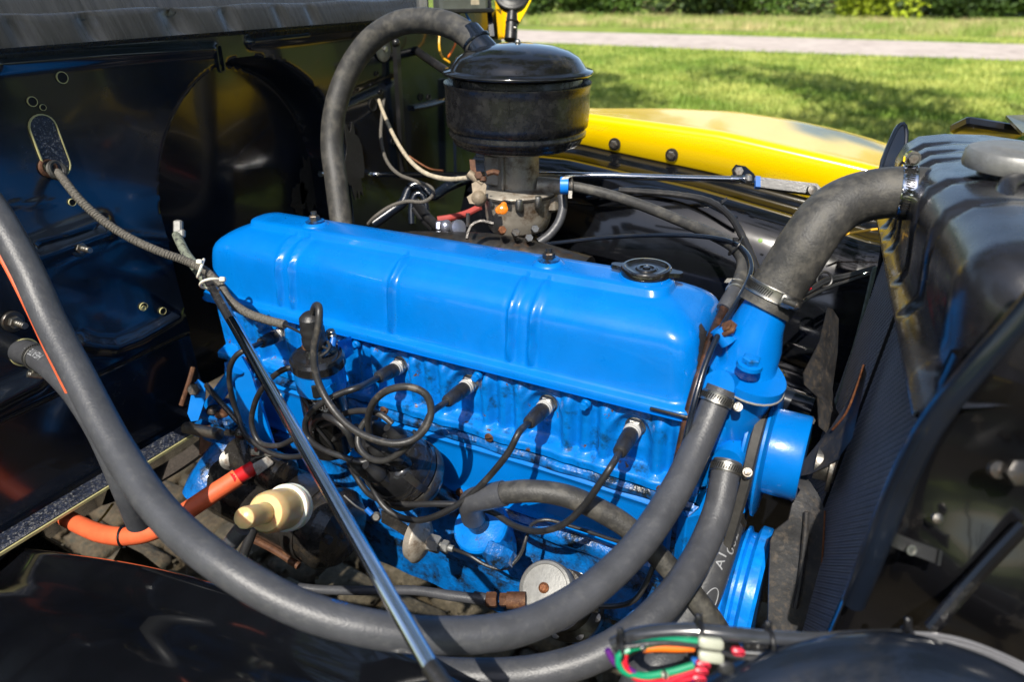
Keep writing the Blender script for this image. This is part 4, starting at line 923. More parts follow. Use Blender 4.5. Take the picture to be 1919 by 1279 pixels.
# battery cable
bcab = [W(30, 895, 1.12), W(70, 932, 1.06), W(110, 962, .99), W(150, 985, .93), W(195, 1002, .89), (W(240, 1006, .87)), W(290, 995, .86), W(340, 965, .86), W(400, 925, .87), W(428, 907, .878), W(446, 895, .883)]
bt = thing('battery_cable', bcab[4], 'orange-red battery cable with a bright red sleeve crossing the starter', 'cable')
obj('cable', tube(bcab, .0118, 18, .005, wob=.01), M['orange'], bt)
obj('red_sleeve', tube([W(436, 900, .878), W(458, 888, .886), W(476, 877, .893)], .0098, 18, .004), M['red'], bt)
obj('lug', join(plate([W(474, 872, .872), W(500, 858, .88), W(512, 868, .88), W(482, 890, .872)], UP, .003)), M['steel'], bt)
obj('zip_tie', join(torus(W(232, 1006, .873), RT+UP*.1, .0128, .0018, 24), box(W(233, 1024, .868), (.005, .004, .004), [RT, FW, UP])), M['ziptie'], bt)
obj('orange_cable', tube([W(-20, 440, .69), W(20, 510, .685), W(60, 590, .68), (W(95, 665, .68)), W(130, 735, .69)], .004, 10), M['orange'], label='thin orange-red cable peeking out behind the big hose at left', cat='cable')
obj('weed_stem', ribbon([W(180, 984, 1.3), W(196, 966, 1.3), W(212, 944, 1.3)], RT*.005, .002), M['wyellow'], label='yellow straw on the paving below the engine', cat='straw')
obj('dry_leaf', plate([W(322, 822, 1.5), W(345, 806, 1.48), W(362, 822, 1.5), W(352, 850, 1.52), W(330, 858, 1.52), W(336, 838, 1.5)], (0, .3, 1), .003), mat('dry_brown_leaf', (.30, .19, .10), .8, var=.2), label='dry brown leaf on the paving behind the starter', cat='leaf')
# fuel filter
f0 = W(455, 972, .67); f1 = W(570, 944, .80); fax = nrm(f1-f0); fax = nrm(W(560, 945, .78)-W(462, 968, .67))
ff = thing('fuel_filter', f0-np.array([0, 0, .02]), 'amber translucent plastic fuel filter with white rings', 'fuel filter')
L_ = np.linalg.norm(W(560, 945, .78)-W(462, 968, .67))
obj('nozzle', lathe([(.001, -.0015), (.006, -.001), (.0105, .002), (.0112, .006), (.0108, .035), (.0108, .045)], f0, fax, 30), M['filter'], ff)
obj('bowl', lathe([(.0112, .042), (.019, .043), (.0215, .048), (.0225, .056), (.0225, .088), (.0225, .108), (.020, .114), (.0001, .115)], f0, fax, 40, caps=False), M['filter'], ff)
obj('collar', lathe([(.0225, .086), (.0258, .087), (.0265, .089), (.0265, .093), (.0250, .095), (.0250, .0965), (.0262, .098), (.0262, .101), (.0225, .102)], f0, fax, 40, caps=False), M['filterw'], ff)
obj('elbow_tube', cyl(f0+fax*.007, W(450, 1000, .682), .0062, 16, .0058), M['filter'], ff)
obj('filter_hose', tube([W(455, 990, .674), W(442, 1006, .68), W(425, 1030, .69), W(410, 1060, .71), W(400, 1100, .75)], .0082, 14), M['rubber'], label='short dark hose hanging from the amber filter', cat='hose')
obj('filter_hose', tube([W(475, 990, .80), W(468, 1010, .80), W(458, 1035, .80), (W(452, 1060, .80))], .006, 12), M['boot'], label='black strap behind the amber filter', cat='strap')
# ================================================================ FRONT OF ENGINE
# thermostat housing
def loft(secs, seg=28, sharp=50):
    """secs: (centre, axis, r1, r2, exponent) superellipse sections"""
    rows = []
    for c, a, rx_, ry_, ex in secs:
        x = nrm(EU-np.array(a)*(EU@nrm(a))); a = nrm(a); y = np.cross(a, x)
        rows.append([np.array(c)+x*rx_*np.sign(math.cos(t))*abs(math.cos(t))**ex+y*ry_*np.sign(math.sin(t))*abs(math.sin(t))**ex for t in np.linspace(0, 2*math.pi, seg, endpoint=False)])
    V, F = grid(rows, closev=True); F.append(tuple(range(seg))[::-1]); b = (len(secs)-1)*seg; F.append(tuple(range(b, b+seg))); return V, F
TD = 1
th = thing('thermostat_housing', W(1395, 760, .70), 'blue thermostat housing with one hex bolt between valve cover and radiator hose', 'thermostat housing')
T = lambda x, y, D=.69: W(x-6, y+3, D)
a_up = nrm((.10, -.05, 1)); neck = nrm(W(1475, 500, .66)-W(1400, 640, .69))
obj('neck', loft([(T(1402, 700), a_up, .036, .033, .85), (T(1406, 684), a_up, .0285, .029, .9), (T(1412, 668), a_up, .0275, .029, 1), (T(1416, 640, .688), nrm(a_up+neck*.3), .0295, .030, 1), (T(1426, 606, .682), nrm(a_up+neck*.6), .0255, .027, 1), (T(1442, 575, .675), neck, .022, .022, 1), (T(1458, 540, .668), neck, .021, .021, 1)]), M['blue'], th)
# diamond flange + gasket + lower housing
fc_ = T(1398, 700, .69); fu, fv = nrm(EU), EV
def flange(c, k, th_, ax_=a_up):
    x = nrm(EU-a_up*(EU@a_up)); y = np.cross(a_up, x); pts = []
    for t in np.linspace(0, 2*math.pi, 40, endpoint=False):
        r = k*(.0345+.0125*abs(math.cos(t+math.pi/4))**3)
        pts.append(c+x*r*math.cos(t)+y*r*math.sin(t))
    return prism(pts, ax_*th_)
obj('flange', flange(fc_, 1.03, .009), M['blue'], th)
obj('gasket', flange(fc_-a_up*.0016, 1.045, .0016), M['gasket'], th)
lc = fc_-a_up*.002
obj('lower_body', loft([(lc, a_up, .040, .036, .8), (lc-a_up*.010, a_up, .036, .034, .9), (lc-a_up*.03, a_up, .033, .033, 1), (lc-a_up*.055, a_up, .035, .034, 1), (lc-a_up*.068, a_up, .028, .028, 1)]), M['blue'], th)
bq = T(1410, 684, .652); 
b_ = obj('bolt', hexa(bq+a_up*.004, a_up, .0088, .007), M['bluecast'], th); obj('washer', lathe([(.0125, 0), (.012, .004), (.008, .0045)], bq, a_up, 24), M['blue'], b_)
obj('side_port', cyl(T(1372, 640, .675), T(1352, 612, .675), .009, 16), M['blue'], th)
obj('plug', join(hexa(T(1371, 614, .668), nrm((-.5, -.5, .8)), .0095, .003), hexa(T(1371, 614, .668), nrm((-.5, -.5, .8)), .0055, .006)), M['rust'], th)
obj('branch', cyl(T(1378, 728, .69), T(1352, 722, .665), .019, 24, .0165), M['blue'], th)
# water pump
wp = thing('water_pump', E(.62, .06, -.10), 'blue water pump body with hose stub below the thermostat', 'water pump')
pc = E(.635, .085, -.035)
obj('body', join(loft([(E(.60, .085, -.035), EU, .052, .052, 1), (E(.618, .085, -.035), EU, .050, .050, 1)][0:0] or [(E(.592, .075, -.10), EW, .020, .04, .8), (E(.592, .075, -.06), EW, .024, .050, .8), (E(.592, .068, -.02), EW, .026, .058, .8), (E(.598, .065, .025), EW, .028, .045, .8)])), M['bluecast'], wp)
obj('bearing_snout', cyl(E(.60, .085, -.03), E(.645, .085, -.03), .026, 28, .022), M['bluecast'], wp)
obj('hose_stub', cyl(W(1392, 812, .73), W(1364, 866, .69), .0175, 24, .0145), M['blue'], wp)
obj('lower_neck', join(loft([(W(1385, 880, .775), -EW, .026, .026, 1), (W(1362, 940, .765), -EW, .024, .024, 1)])), M['bluecast'], wp)
obj('front_cover', plate([E(.590, v, w_) for v, w_ in ((.03, -.34), (.03, -.2), (.02, -.10), (.01, .0), (.02, .03), (.16, .03), (.18, -.1), (.18, -.34))], EU, .012), M['bluecast'], wp)
# fan pulley: rims, hub
pcn = E(.642, .085, -.030)
fpz = thing('fan_pulley', pcn-np.array([0, 0, .08]), 'blue fan pulley with a wide drum hub in front of the water pump', 'pulley')
obj('rim', lathe([(.03, -.016), (.070, -.014), (.074, -.012), (.074, -.0095), (.060, -.004), (.058, -.002), (.060, 0), (.074, .0055), (.074, .008), (.069, .010), (.03, .011)], pcn, EU, 64), M['blue'], fpz)
obj('hub', lathe([(.047, .008), (.047, .010), (.0465, .042), (.045, .045), (.0001, .045)], pcn, EU, 56, caps=False), M['blue'], fpz)
# crank pulley
ccn = E(.641, .085, -.245)
ck = thing('crank_pulley', ccn-np.array([0, 0, .1]), 'large blue grooved crank pulley low beside the fan', 'pulley')
obj('rim', lathe([(.04, -.024), (.078, -.022), (.080, -.020), (.080, -.017), (.068, -.010), (.067, -.007), (.080, .0), (.080, .003), (.074, .006), (.074, .011), (.083, .014), (.085, .016), (.085, .026), (.082, .030), (.04, .030)], ccn, EU, 72), mat('worn_blue_pulley', (.002, .20, .72), .25, var=.3, vs=60, coat=.4, bump=.3, bs=120, col2=(.01, .03, .08), mix=(.58, .75), ms=30), ck)
# belt: closed band round the two pulleys in the groove
bx1 = E(.6415-.002, .085, -.030); r1, r2 = .0725, .078
bx2 = np.array([bx1[0]-.012, ccn[1], ccn[2]])
dd = bx2-bx1; Ld = np.linalg.norm(dd[1:]); an = math.atan2(dd[2], dd[1]); ph = math.acos((r1-r2)/Ld)
loop = []
for t in np.linspace(an+ph, an+2*math.pi-ph, 40): loop.append(bx1+np.array([0, r1*math.cos(t), r1*math.sin(t)]))
for s in np.linspace(0, 1, 14)[1:-1]: 
    a = loop[39]; t = an-ph; e = bx2+np.array([0, r2*math.cos(t), r2*math.sin(t)]); loop.append(a+(e-a)*s)
for t in np.linspace(an-ph, an+ph, 30): loop.append(bx2+np.array([0, r2*math.cos(t), r2*math.sin(t)]))
for s in np.linspace(0, 1, 14)[1:-1]:
    t = an+ph; a = bx2+np.array([0, r2*math.cos(t), r2*math.sin(t)]); loop.append(a+(loop[0]-a)*s)
loop = np.array(loop); Tn = np.roll(loop, -1, 0)-np.roll(loop, 1, 0); rows = []
for p, t in zip(loop, Tn):
    n = nrm(np.cross(EU, t)); 
    c_ = (bx1+bx2)/2; n = n if (p-c_)@n > 0 or True else -n
    rows.append([p+EU*.0062+n*.004, p-EU*.0062+n*.004, p-EU*.0040-n*.004, p+EU*.0040-n*.004])
obj('fan_belt', grid(rows, closeu=True, closev=True), M['belt'], label='black fan belt running from the upper blue pulley down to the crank pulley', cat='belt')
# fan
fh = E(.712, .085, -.030)
fan = thing('fan', fh-np.array([0, 0, .1]), 'dusty black four-blade engine fan squeezed in front of the radiator core', 'fan')
obj('spacer', join(cyl(fh-EU*.014, fh+EU*.006, .018, 24), lathe([(.028, 0), (.028, .004)], fh, EU, 24)), M['steel'], fan)
MF = mat('dusty_fan_sheet', (.03, .03, .032), .38, var=.4, vs=40, bump=.4, bs=200, col2=(.09, .07, .05), mix=(.5, .75), ms=120, rough2=.6)
def blade(pts, label=None):
    o = obj('blade', pts, MF, fan, label=label)
    return o
def bladegeo(rows): return sheet(rows, .0022, FW)
blade(bladegeo([[W(1552, 575, .80), W(1561, 580, .81), W(1572, 598, .83)], [W(1537, 640, .79), W(1556, 650, .81), W(1570, 660, .83)], [W(1506, 700, .78), W(1540, 715, .79), W(1560, 730, .82)], [W(1508, 722, .775), W(1545, 745, .79), W(1566, 765, .81)], [W(1532, 745, .77), W(1550, 765, .78), W(1580, 790, .80)], [W(1535, 800, .765), W(1548, 812, .77), W(1575, 815, .79)]]))
blade(bladegeo([[W(1619, 684, .66), W(1621, 690, .66), W(1624, 700, .66)], [W(1596, 745, .68), W(1606, 752, .67), W(1612, 756, .66)], [W(1560, 800, .71), W(1585, 812, .68), W(1597, 822, .66)], [W(1510, 862, .735), W(1540, 862, .71), W(1570, 862, .68)], [W(1481, 893, .75), W(1500, 893, .73), W(1520, 889, .71)]]), 'raised fan blade with a bare copper-coloured edge')
obj('blade_edge', tube([W(1619, 684, .658), W(1604, 730, .668), W(1585, 775, .678), (W(1560, 806, .70))], .0012, 8), M['copper'], fan)
blade(bladegeo([[W(1484, 893, .745), W(1498, 893, .74), W(1510, 890, .735)], [W(1500, 920, .74), W(1520, 925, .735), W(1538, 935, .73)], [W(1485, 945, .74), W(1510, 955, .735), W(1546, 960, .72)], [W(1478, 975, .74), W(1510, 985, .735), W(1546, 985, .72)], [W(1452, 995, .745), W(1500, 1010, .74), W(1543, 1020, .72)], [W(1444, 1015, .745), W(1490, 1040, .74), W(1538, 1080, .72)], [W(1441, 1100, .745), W(1480, 1110, .74), W(1530, 1140, .72)], [W(1438, 1230, .745), W(1470, 1230, .74), W(1516, 1230, .72)]]), 'lower fan blade with flaking paint and a rusty edge')
obj('blade_edge', tube([W(1546, 958, .718), W(1544, 1000, .718), W(1538, 1080, .718), W(1528, 1150, .718), W(1516, 1230, .718)], .0011, 8), M['copper'], fan)
obj('blade_ridge', tube([W(1512, 960, .728), W(1508, 1020, .728), W(1498, 1100, .728), W(1490, 1140, .728)], .003, 8), MF, fan)
for px, py in ((1518, 788), (1488, 935)): obj('blade_rivet', hexa(W(px, py, .745), -FW, .005, .004), M['steel'], fan)

# ================================================================ HOSES
def hose(pts, r, label, m='rubber', seg=26, name='hose', group=None, text=None):
    return obj(name, tube(pts, r, seg, .005, wob=.006), M[m], label=label, cat='hose', group=group)
top = [W(1432, 580, .676), W(1450, 551, .672), W(1476, 512, .665), W(1506, 464, .655), W(1543, 412, .650), W(1582, 382, .65), W(1632, 366, .648), W(1690, 360, .640), W(1732, 364, .632)]
hose(top, [.0262, .0260, .0258, .0256, .0248, .0244, .0240, .0238, .0240], 'fat dull black upper radiator hose bending from the thermostat housing to the radiator', 'rubberold', name='radiator_hose', seg=36)
obj('radiator_inlet', cyl(W(1720, 359, .634), W(1765, 366, .62), .022, 28), M['tank'], rad)
clamp(W(1451, 549, .671), W(1492, 452, .655)-W(1440, 548, .672), .0266, .0125, 'worm clamp at the lower end of the fat top hose', W(1500, 600, .60)-W(1446, 543, .670))
clamp(W(1697, 361, .639), W(1732, 364, .632)-W(1650, 361, .645), .0244, .0125, 'shiny worm clamp where the top hose meets the radiator', UP*1.0-FW*.35, mt='chrome', scr=1.35)
big = [W(-60, 330, .69), W(-8, 400, .67), W(48, 500, .66), W(93, 600, .65), W(150, 710, .63), W(222, 845, .60), W(310, 968, .56), W(420, 1062, .53), W(560, 1140, .52), W(700, 1180, .52), W(840, 1192, .53), W(970, 1178, .545), W(1090, 1120, .57), W(1190, 1030, .60), W(1260, 930, .63), W(1305, 840, .655), W(1335, 770, .665), W(1352, 728, .665)]
bigh = hose(big, .0142, 'long grey-black heater hose sweeping across the whole foreground', seg=30, name='heater_hose')
clamp(W(1344, 748, .665), W(1352, 728, .665)-W(1335, 770, .665), .0147, .0105, 'worm clamp on the blue thermostat branch', RT*1+UP*-.1-FW*.2, mt='zinc')
h2 = [W(1364, 866, .69), W(1358, 895, .685), W(1347, 950, .675), W(1325, 1010, .66), W(1290, 1075, .63), W(1235, 1145, .60), W(1170, 1200, .585), W(1090, 1240, .58), W(1000, 1262, .58), W(900, 1268, .58), W(800, 1262, .585), W(700, 1240, .60)]
hose(h2, [.0142]*12, 'second heater hose curving from the water pump down to the bottom centre', seg=30, name='heater_hose')
clamp(W(1361, 880, .688), W(1358, 895, .685)-W(1364, 866, .69), .0148, .0105, 'worm clamp on the water pump stub', RT*1-FW*.3)
low_ = [W(1362, 930, .79), W(1349, 975, .77), W(1329, 1040, .750), W(1304, 1110, .740), W(1268, 1185, .735), W(1225, 1260, .71), W(1190, 1330, .71)]
lowh = hose(low_, .0265, 'wide black lower radiator hose with white lettering behind the fan belt', seg=36, name='radiator_hose', m='rubber')
clamp(W(1350, 972, .771), W(1329, 1040, .750)-W(1362, 930, .79), .0268, .010, 'dark worm clamp on the lower radiator hose', -RT*1-FW*.5, mt='darksteel')
# firewall heater hose stub with print
hh = [WX(40, 660, FX), W(52, 662, .83), W(75, 672, .80), W(110, 700, .765), W(150, 745, .74), W(190, 810, .73), W(230, 900, .74), W(262, 980, .78)]
hh_o = hose(hh, [.0150, .0150, .0145, .0142, .0142, .0142, .0142, .0142], 'short heater hose with white print leaving the firewall behind the big hose', name='heater_hose')
clamp(W(72, 671, .803), W(85, 680, .79)-W(60, 665, .82), .0149, .010, 'worm clamp on the printed heater hose at the firewall', -UP*1-RT*.3)
obj('hole_rim', torus(WX(45, 660, FX)+nX*.002, nX, .017, .0012, 30, 6), M['primer'], fw)

def text_on_hose(body, size, pts, r, s0, facing, parent, m, flip=False):
    """printed lettering: thin letter faces laid on the hose surface"""
    cu_ = bpy.data.curves.new('print', 'FONT'); cu_.body = body; cu_.size = size; cu_.resolution_u = 2
    to = bpy.data.objects.new('print', cu_); COL.objects.link(to); dg = bpy.context.evaluated_depsgraph_get()
    me = bpy.data.meshes.new_from_object(to.evaluated_get(dg)); bpy.data.objects.remove(to)
    import bmesh
    bm = bmesh.new(); bm.from_mesh(me); bmesh.ops.triangulate(bm, faces=bm.faces); bmesh.ops.subdivide_edges(bm, edges=[e for e in bm.edges if e.calc_length() > size*.3], cuts=2, use_grid_fill=False)
    P = spline(pts, .002); T, X, Y = frames_along(P); s = np.concatenate([[0], np.cumsum(np.linalg.norm(np.diff(P, axis=0), axis=1))])
    vs = []
    for v in bm.verts:
        ss = s0+(-v.co.x if flip else v.co.x); i = min(max(int(np.searchsorted(s, ss)), 1), len(P)-1); k = (ss-s[i-1])/(s[i]-s[i-1]+1e-9)
        c = P[i-1]*(1-k)+P[i]*k; t = nrm(T[i]); f = np.array(facing, float); f = nrm(f-t*(f@t)); g_ = np.cross(t, f)
        a = -(v.co.y-size*.35)/r*(-1 if flip else 1); vs.append(c+(f*math.cos(a)+g_*math.sin(a))*(r+.0004))
    fs = [tuple(v.index for v in f.verts) for f in bm.faces]; bm.free()
    return obj('printed_text', (np.array(vs), fs), M[m], parent, fix=False)
text_on_hose('HEATER HOSE', .0115, hh, .0142, .112, CP-hh[4]+UP*.0, hh_o, 'text', flip=True)
text_on_hose('A1', .014, low_, .0265, .088, CP-low_[3]+UP*.02+RT*.45, lowh, 'text', flip=True)
text_on_hose('002', .016, low_, .0265, .072, CP-low_[2]+RT*.75, lowh, 'text', flip=True)
P_ = spline(low_, .002); T_, _, _ = frames_along(P_)
i0 = int(len(P_)*.47); f = CP-P_[i0]+RT*.62; f = nrm(f-T_[i0]*(f@T_[i0])); g = np.cross(T_[i0], f)
ov = [P_[i0]+T_[i0]*.016*math.cos(t)+(f*math.cos(.30*math.sin(t))+g*math.sin(.30*math.sin(t)))*.0270 for t in np.linspace(0, 2*math.pi, 24, endpoint=False)]
obj('printed_oval', tube(ov+[ov[0]], .0006, 6, .003), M['text'], lowh)
text_on_hose('4079', .007, big, .0142, .60, UP*.9-RT*.1, bigh, 'wblue')

# ================================================================ CARBURETTOR AND AIR CLEANER
ac = W(970, 170, 1.0); AX, AY = ac[0], ac[1]
def zc(y, dY=0.): return WY(970, y, AY+dY)[2]
al = thing('air_cleaner', (AX, AY, zc(285)), 'round black oil-bath air cleaner with a domed lid above the carburettor', 'air cleaner')
s_ = 1.0/FPX
R0 = 138*s_
o = np.array([AX, AY, 0.])
obj('lid', lathe([(R0*.96, zc(140)), (R0*1.01, zc(136)), (R0*1.015, zc(133)), (R0*1.0, zc(130)), (R0*.93, zc(128)), (R0*.91, zc(125)), (R0*.885, zc(119)), (R0*.81, zc(106)), (R0*.68, zc(95)), (R0*.48, zc(86)), (R0*.22, zc(81)), (.0001, zc(80))], o, (0, 0, 1), 72, caps=False), M['lidblack'], al, sharp=60)
obj('filter_drum', lathe([(R0*.85, zc(175)), (R0*.87, zc(172)), (R0*.875, zc(142)), (R0*.86, zc(138))], o, (0, 0, 1), 64), M['cleaner'], al)
obj('oil_bowl', lathe([(R0*.95, zc(172)), (R0*.965, zc(160)), (R0*.99, zc(155)), (R0*1.0, zc(152)), (R0*1.0, zc(156)), (R0*.985, zc(160)), (R0*.985, zc(172)), (R0*.985, zc(220)), (R0*.975, zc(232)), (R0*.94, zc(236)), (R0*.935, zc(240)), (R0*.955, zc(244)), (R0*.95, zc(250)), (R0*.91, zc(254)), (R0*.905, zc(258)), (R0*.88, zc(265)), (R0*.80, zc(270)), (R0*.30, zc(274))], o, (0, 0, 1), 72, caps=False), M['cleaner'], al, sharp=60)
obj('bowl_seam', box(np.array([AX, AY, zc(178)])+nrm((CP-ac)*(1, 1, 0))*(R0*.986)+RT*-.012, (.001, .002, .02), [RT, nrm(CP-ac), np.array([0, 0, 1.])]), M['cleaner'], al)
obj('wing_screw', ball((AX, AY, zc(79)), .0045, 10), M['zinc'], al)
sc1 = W(898, 84, .985); obj('snorkel', join(tube([W(880, 62, 1.0), W(900, 88, .99), W(915, 106, .985)], [.0185, .020, .021], 24), torus(W(893, 78, .992), W(905, 95, 1)-W(885, 62, 1), .0195, .003, 30)), M['black'], al)
bre = [W(652, 520, 1.12), W(640, 420, 1.14), W(630, 340, 1.14), W(622, 270, 1.14), W(628, 205, 1.13), W(650, 140, 1.12), W(688, 82, 1.10), W(740, 46, 1.07), W(790, 38, 1.05), W(840, 46, 1.02), W(876, 66, 1.0), W(896, 88, .99)]
hose(bre, [.0185]*12, 'thick black breather hose arching over from behind the valve cover to the air cleaner', name='breather_hose', seg=30, m='rubberold')
# carburettor
cb_ = thing('carburettor', (AX, AY, zc(440)), 'stained grey carburettor under the black air cleaner', 'carburettor')
def lat(prof, x=0, y=0, seg=40, mod=None): return lathe([(r, zc(h)) for r, h in prof], (AX+x, AY+y, 0), (0, 0, 1), seg, mod=mod)
obj('air_horn', join(lat([(.034, 352), (.0335, 340), (.033, 280), (.030, 276)]), box((AX-.03, AY-.012, zc(318)), (.03, .03, zc(285)-zc(345)), None, .004), box((AX-.005, AY-.035, zc(318)), (.003, .006, zc(285)-zc(345)))), M['carb'], cb_)
obj('bowl_cover', lat([(.048, 362), (.056, 361), (.058, 357), (.056, 354), (.045, 350), (.03, 347)], mod=lambda t, h: 1+.06*math.cos(3*t+.5)), M['carb'], cb_)
obj('float_bowl', lat([(.040, 428), (.046, 424), (.050, 412), (.052, 400), (.0535, 370), (.056, 364)], mod=lambda t, h: 1+.05*math.cos(3*t+.5)), M['carb'], cb_)
obj('cover_gasket', lat([(.0565, 363.5), (.0565, 361.5)], mod=lambda t, h: 1+.06*math.cos(3*t+.5)), M['darksteel'], cb_)
fq = nrm((CP-ac)*(1, 1, 0)); rq = np.array([-fq[1], fq[0], 0])
for k, (a, hh_) in enumerate(((.05, 359), (.62, 357), (-.75, 357), (1.4, 350))):
    d = fq*math.cos(a)+rq*math.sin(a)
    obj('cover_screw', join(lathe([(.0055, -.014), (.0062, -.012), (.0062, 0), (.005, .003), (.001, .0035)], np.array([AX, AY, zc(hh_)])+d*.054, (0, 0, 1), 14)), M['zinc'], cb_)
obj('amber_stain', join(ball(W(942, 392, .948), .0078, 12, .45, FW), ball(W(936, 394, .950), .0062, 10, .5, FW), ball(W(944, 384, .951), .0045, 10, .5, FW)), M['amber'], cb_)
obj('fuel_bowl_side', box(np.array([AX, AY, zc(378)])+rq*.052+fq*.005, (.03, .035, .030), [rq, fq, np.array([0, 0, 1.])], .008), M['carb'], cb_)
obj('fuel_inlet', join(cyl(np.array([AX, AY, zc(343)])+rq*.03+fq*.01, np.array([AX, AY, zc(347)])+rq*.068+fq*.012, .013, 20), hexa(np.array([AX, AY, zc(347)])+rq*.066+fq*.012, rq, .0105, .012)), M['carb'], cb_)
obj('throttle_body', join(lat([(.036, 470), (.036, 446), (.030, 442), (.032, 430)]), box((AX+.0, AY-.02, zc(445)), (.075, .045, .012), None, .003)), M['darksteel'], cb_)
for px, py, mm in ((940, 432, 'copper'), (965, 437, 'steel'), (1001, 430, 'zinc'), (990, 447, 'zinc')): obj('adjusting_screw', join(hexa(W(px, py, .955), -FW+RT*.3, .006, .006), cyl(W(px, py, .955), W(px, py, .955)+FW*.02, .004, 10)), M[mm], cb_)
# choke bracket
obj('choke_bracket', join(plate([W(884, 345, .955), W(902, 335, .955), W(912, 348, .955), W(908, 375, .955), W(897, 384, .955), W(880, 382, .955), W(875, 370, .955), W(886, 362, .955)], -FW, .005), ball(W(897, 372, .957), .0115, 12), cyl(W(878, 325, .957), W(905, 345, .957), .006, 12)), mat('dirty_tan_steel', (.24, .19, .13), .6, .2, var=.3, vs=80, bump=.5), cb_)
obj('choke_lever', join(ribbon([W(885, 300, .97), W(887, 320, .965), W(890, 338, .96)], RT*.008, .003), hexa(W(897, 330, .953), -FW, .006, .006), cyl(W(905, 340, .952), W(905, 332, .952), .005, 12), tube([W(912, 326, .955), W(925, 322, .955), W(935, 325, .955)], .004, 8)), M['rust'], cb_)
obj('link_bracket', join(ribbon([W(875, 448, .95), W(882, 425, .95), W(900, 415, .95), W(925, 420, .95)], FW*.012, .003), cyl(W(877, 400, .97), W(877, 425, .97), .003, 8)), M['darksteel'], cb_)
# brass/steel linkage behind the cover
lk = thing('clutch_linkage', W(790, 400, 1.22), 'glossy black bent linkage arms behind the valve cover', 'linkage')
obj('arm', join(tube([W(700, 420, 1.22), W(735, 395, 1.22), W(757, 378, 1.22), W(765, 358, 1.22), W(778, 346, 1.22), W(795, 352, 1.22), W(808, 368, 1.22), W(840, 350, 1.24), W(885, 330, 1.26)], [.010, .009, .009, .0085, .0085, .0085, .009, .010, .010], 12)), M['black'], lk)
obj('hook', tube([W(772, 420, 1.19), W(772, 385, 1.19), W(778, 366, 1.19), W(788, 363, 1.19), W(797, 376, 1.19), W(800, 400, 1.19)], .006, 12), M['black'], lk)
obj('rod', join(tube([W(780, 380, 1.17), W(800, 405, 1.14), W(822, 428, 1.11)], .008, 12), tube([W(776, 392, 1.17), W(795, 415, 1.15), W(812, 432, 1.12)], .005, 10)), M['satin'], lk)
obj('ball_joint', join(hexa(W(818, 425, 1.09), RT, .010, .012), ball(W(836, 425, 1.07), .011), lathe([(.006, 0), (.012, .002), (.012, .010), (.006, .012)], W(855, 428, 1.05), nrm(-FW+RT*.6), 20)), mat('lilac_grey_steel', (.35, .37, .45), .3, .8), lk)  # ball joint in one even lilac-grey metal colour
# cross rod
obj('cross_rod', join(tube([WX(600, 326, FX+.005), W(700, 327, 1.36), W(850, 328, 1.22), W(1000, 328, 1.10), W(1150, 330, 1.07), W(1280, 334, 1.06), W(1410, 337, 1.05)], .0052, 14), cyl(W(1370, 336, 1.052), W(1402, 337, 1.05), .0068, 12), cyl(W(642, 327, 1.42), W(667, 327, 1.40), .0075, 12)), M['chrome'], label='thin bright chrome rod running across the bay behind the carburettor', cat='rod')
br = thing('rod_bracket', W(1400, 330, 1.03), 'small black bracket with a blue-tipped strap at the end of the chrome rod', 'bracket')
obj('plate', plate([W(1371, 318, 1.06), W(1378, 309, 1.06), W(1396, 312, 1.06), W(1412, 326, 1.05), W(1420, 342, 1.04), W(1400, 345, 1.04), W(1374, 330, 1.05)], -FW, .004), M['black'], br)
obj('bolt', hexa(W(1383, 322, 1.052), -FW, .0075, .006), M['steel'], br); obj('nut', hexa(W(1407, 336, 1.04), -RT+UP*.0, .008, .008), M['zinc'], br)
obj('strap', plate([W(1418, 333, 1.03), W(1530, 346, 1.0), W(1538, 355, 1.0), W(1526, 366, 1.0), W(1420, 352, 1.03)], nrm(-FW+UP*.4), .005), M['satin'], br)
obj('blue_end', plate([W(1415, 332, 1.027), W(1424, 333, 1.026), W(1424, 353, 1.026), W(1415, 352, 1.027)], nrm(-FW+UP*.4), .007), M['wblue'], br)
obj('bolt', lathe([(.008, 0), (.007, .004), (.001, .005)], W(1521, 357, .994), -FW, 16), M['steel'], br)
# fuel hose right of carb, etc
fh_ = [W(1052, 347, .99), W(1075, 350, .985), W(1130, 362, .97), W(1200, 384, .94), W(1270, 412, .90), W(1340, 442, .85), W(1378, 464, .81), W(1394, 492, .78), W(1388, 522, .755), W(1376, 548, .735)]
obj('fuel_hose', tube(fh_, [.0075]*6+[.008]*4, 16, .005, ridge=(.0025, .012)), M['rubberold'], label='braided grey fuel hose from the carburettor to the front of the valve cover', cat='hose')
ccl = thing('hose_clamp', W(1060, 345, .985), 'small spring clamp with a blue wrap at the carburettor inlet', 'hose clamp')
obj('wrap', cyl(W(1050, 348, .985), W(1065, 348, .984), .0125, 20), mat('blue_tape', (.004, .20, .75), .4), ccl)
obj('ears', join(ribbon([W(1056, 342, .975), W(1060, 333, .975), W(1069, 331, .975)], RT*.010, .002), ribbon([W(1069, 358, .975), W(1068, 372, .975)], RT*.005, .003, .003), torus(W(1071, 350, .983), RT, .0105, .0016, 24)), M['steel'], ccl)
obj('vacuum_hose', tube([W(1052, 365, 1.02), W(1055, 385, 1.02), W(1048, 415, 1.02), W(1030, 440, 1.02), W(1010, 455, 1.02)], .0068, 14), M['rubber'], label='black hose curving down right of the carburettor bowl', cat='hose')
fz = thing('hose_clamp', W(1372, 552, .73), 'tarnished screw clamp on the fuel hose beside the valve cover', 'hose clamp')
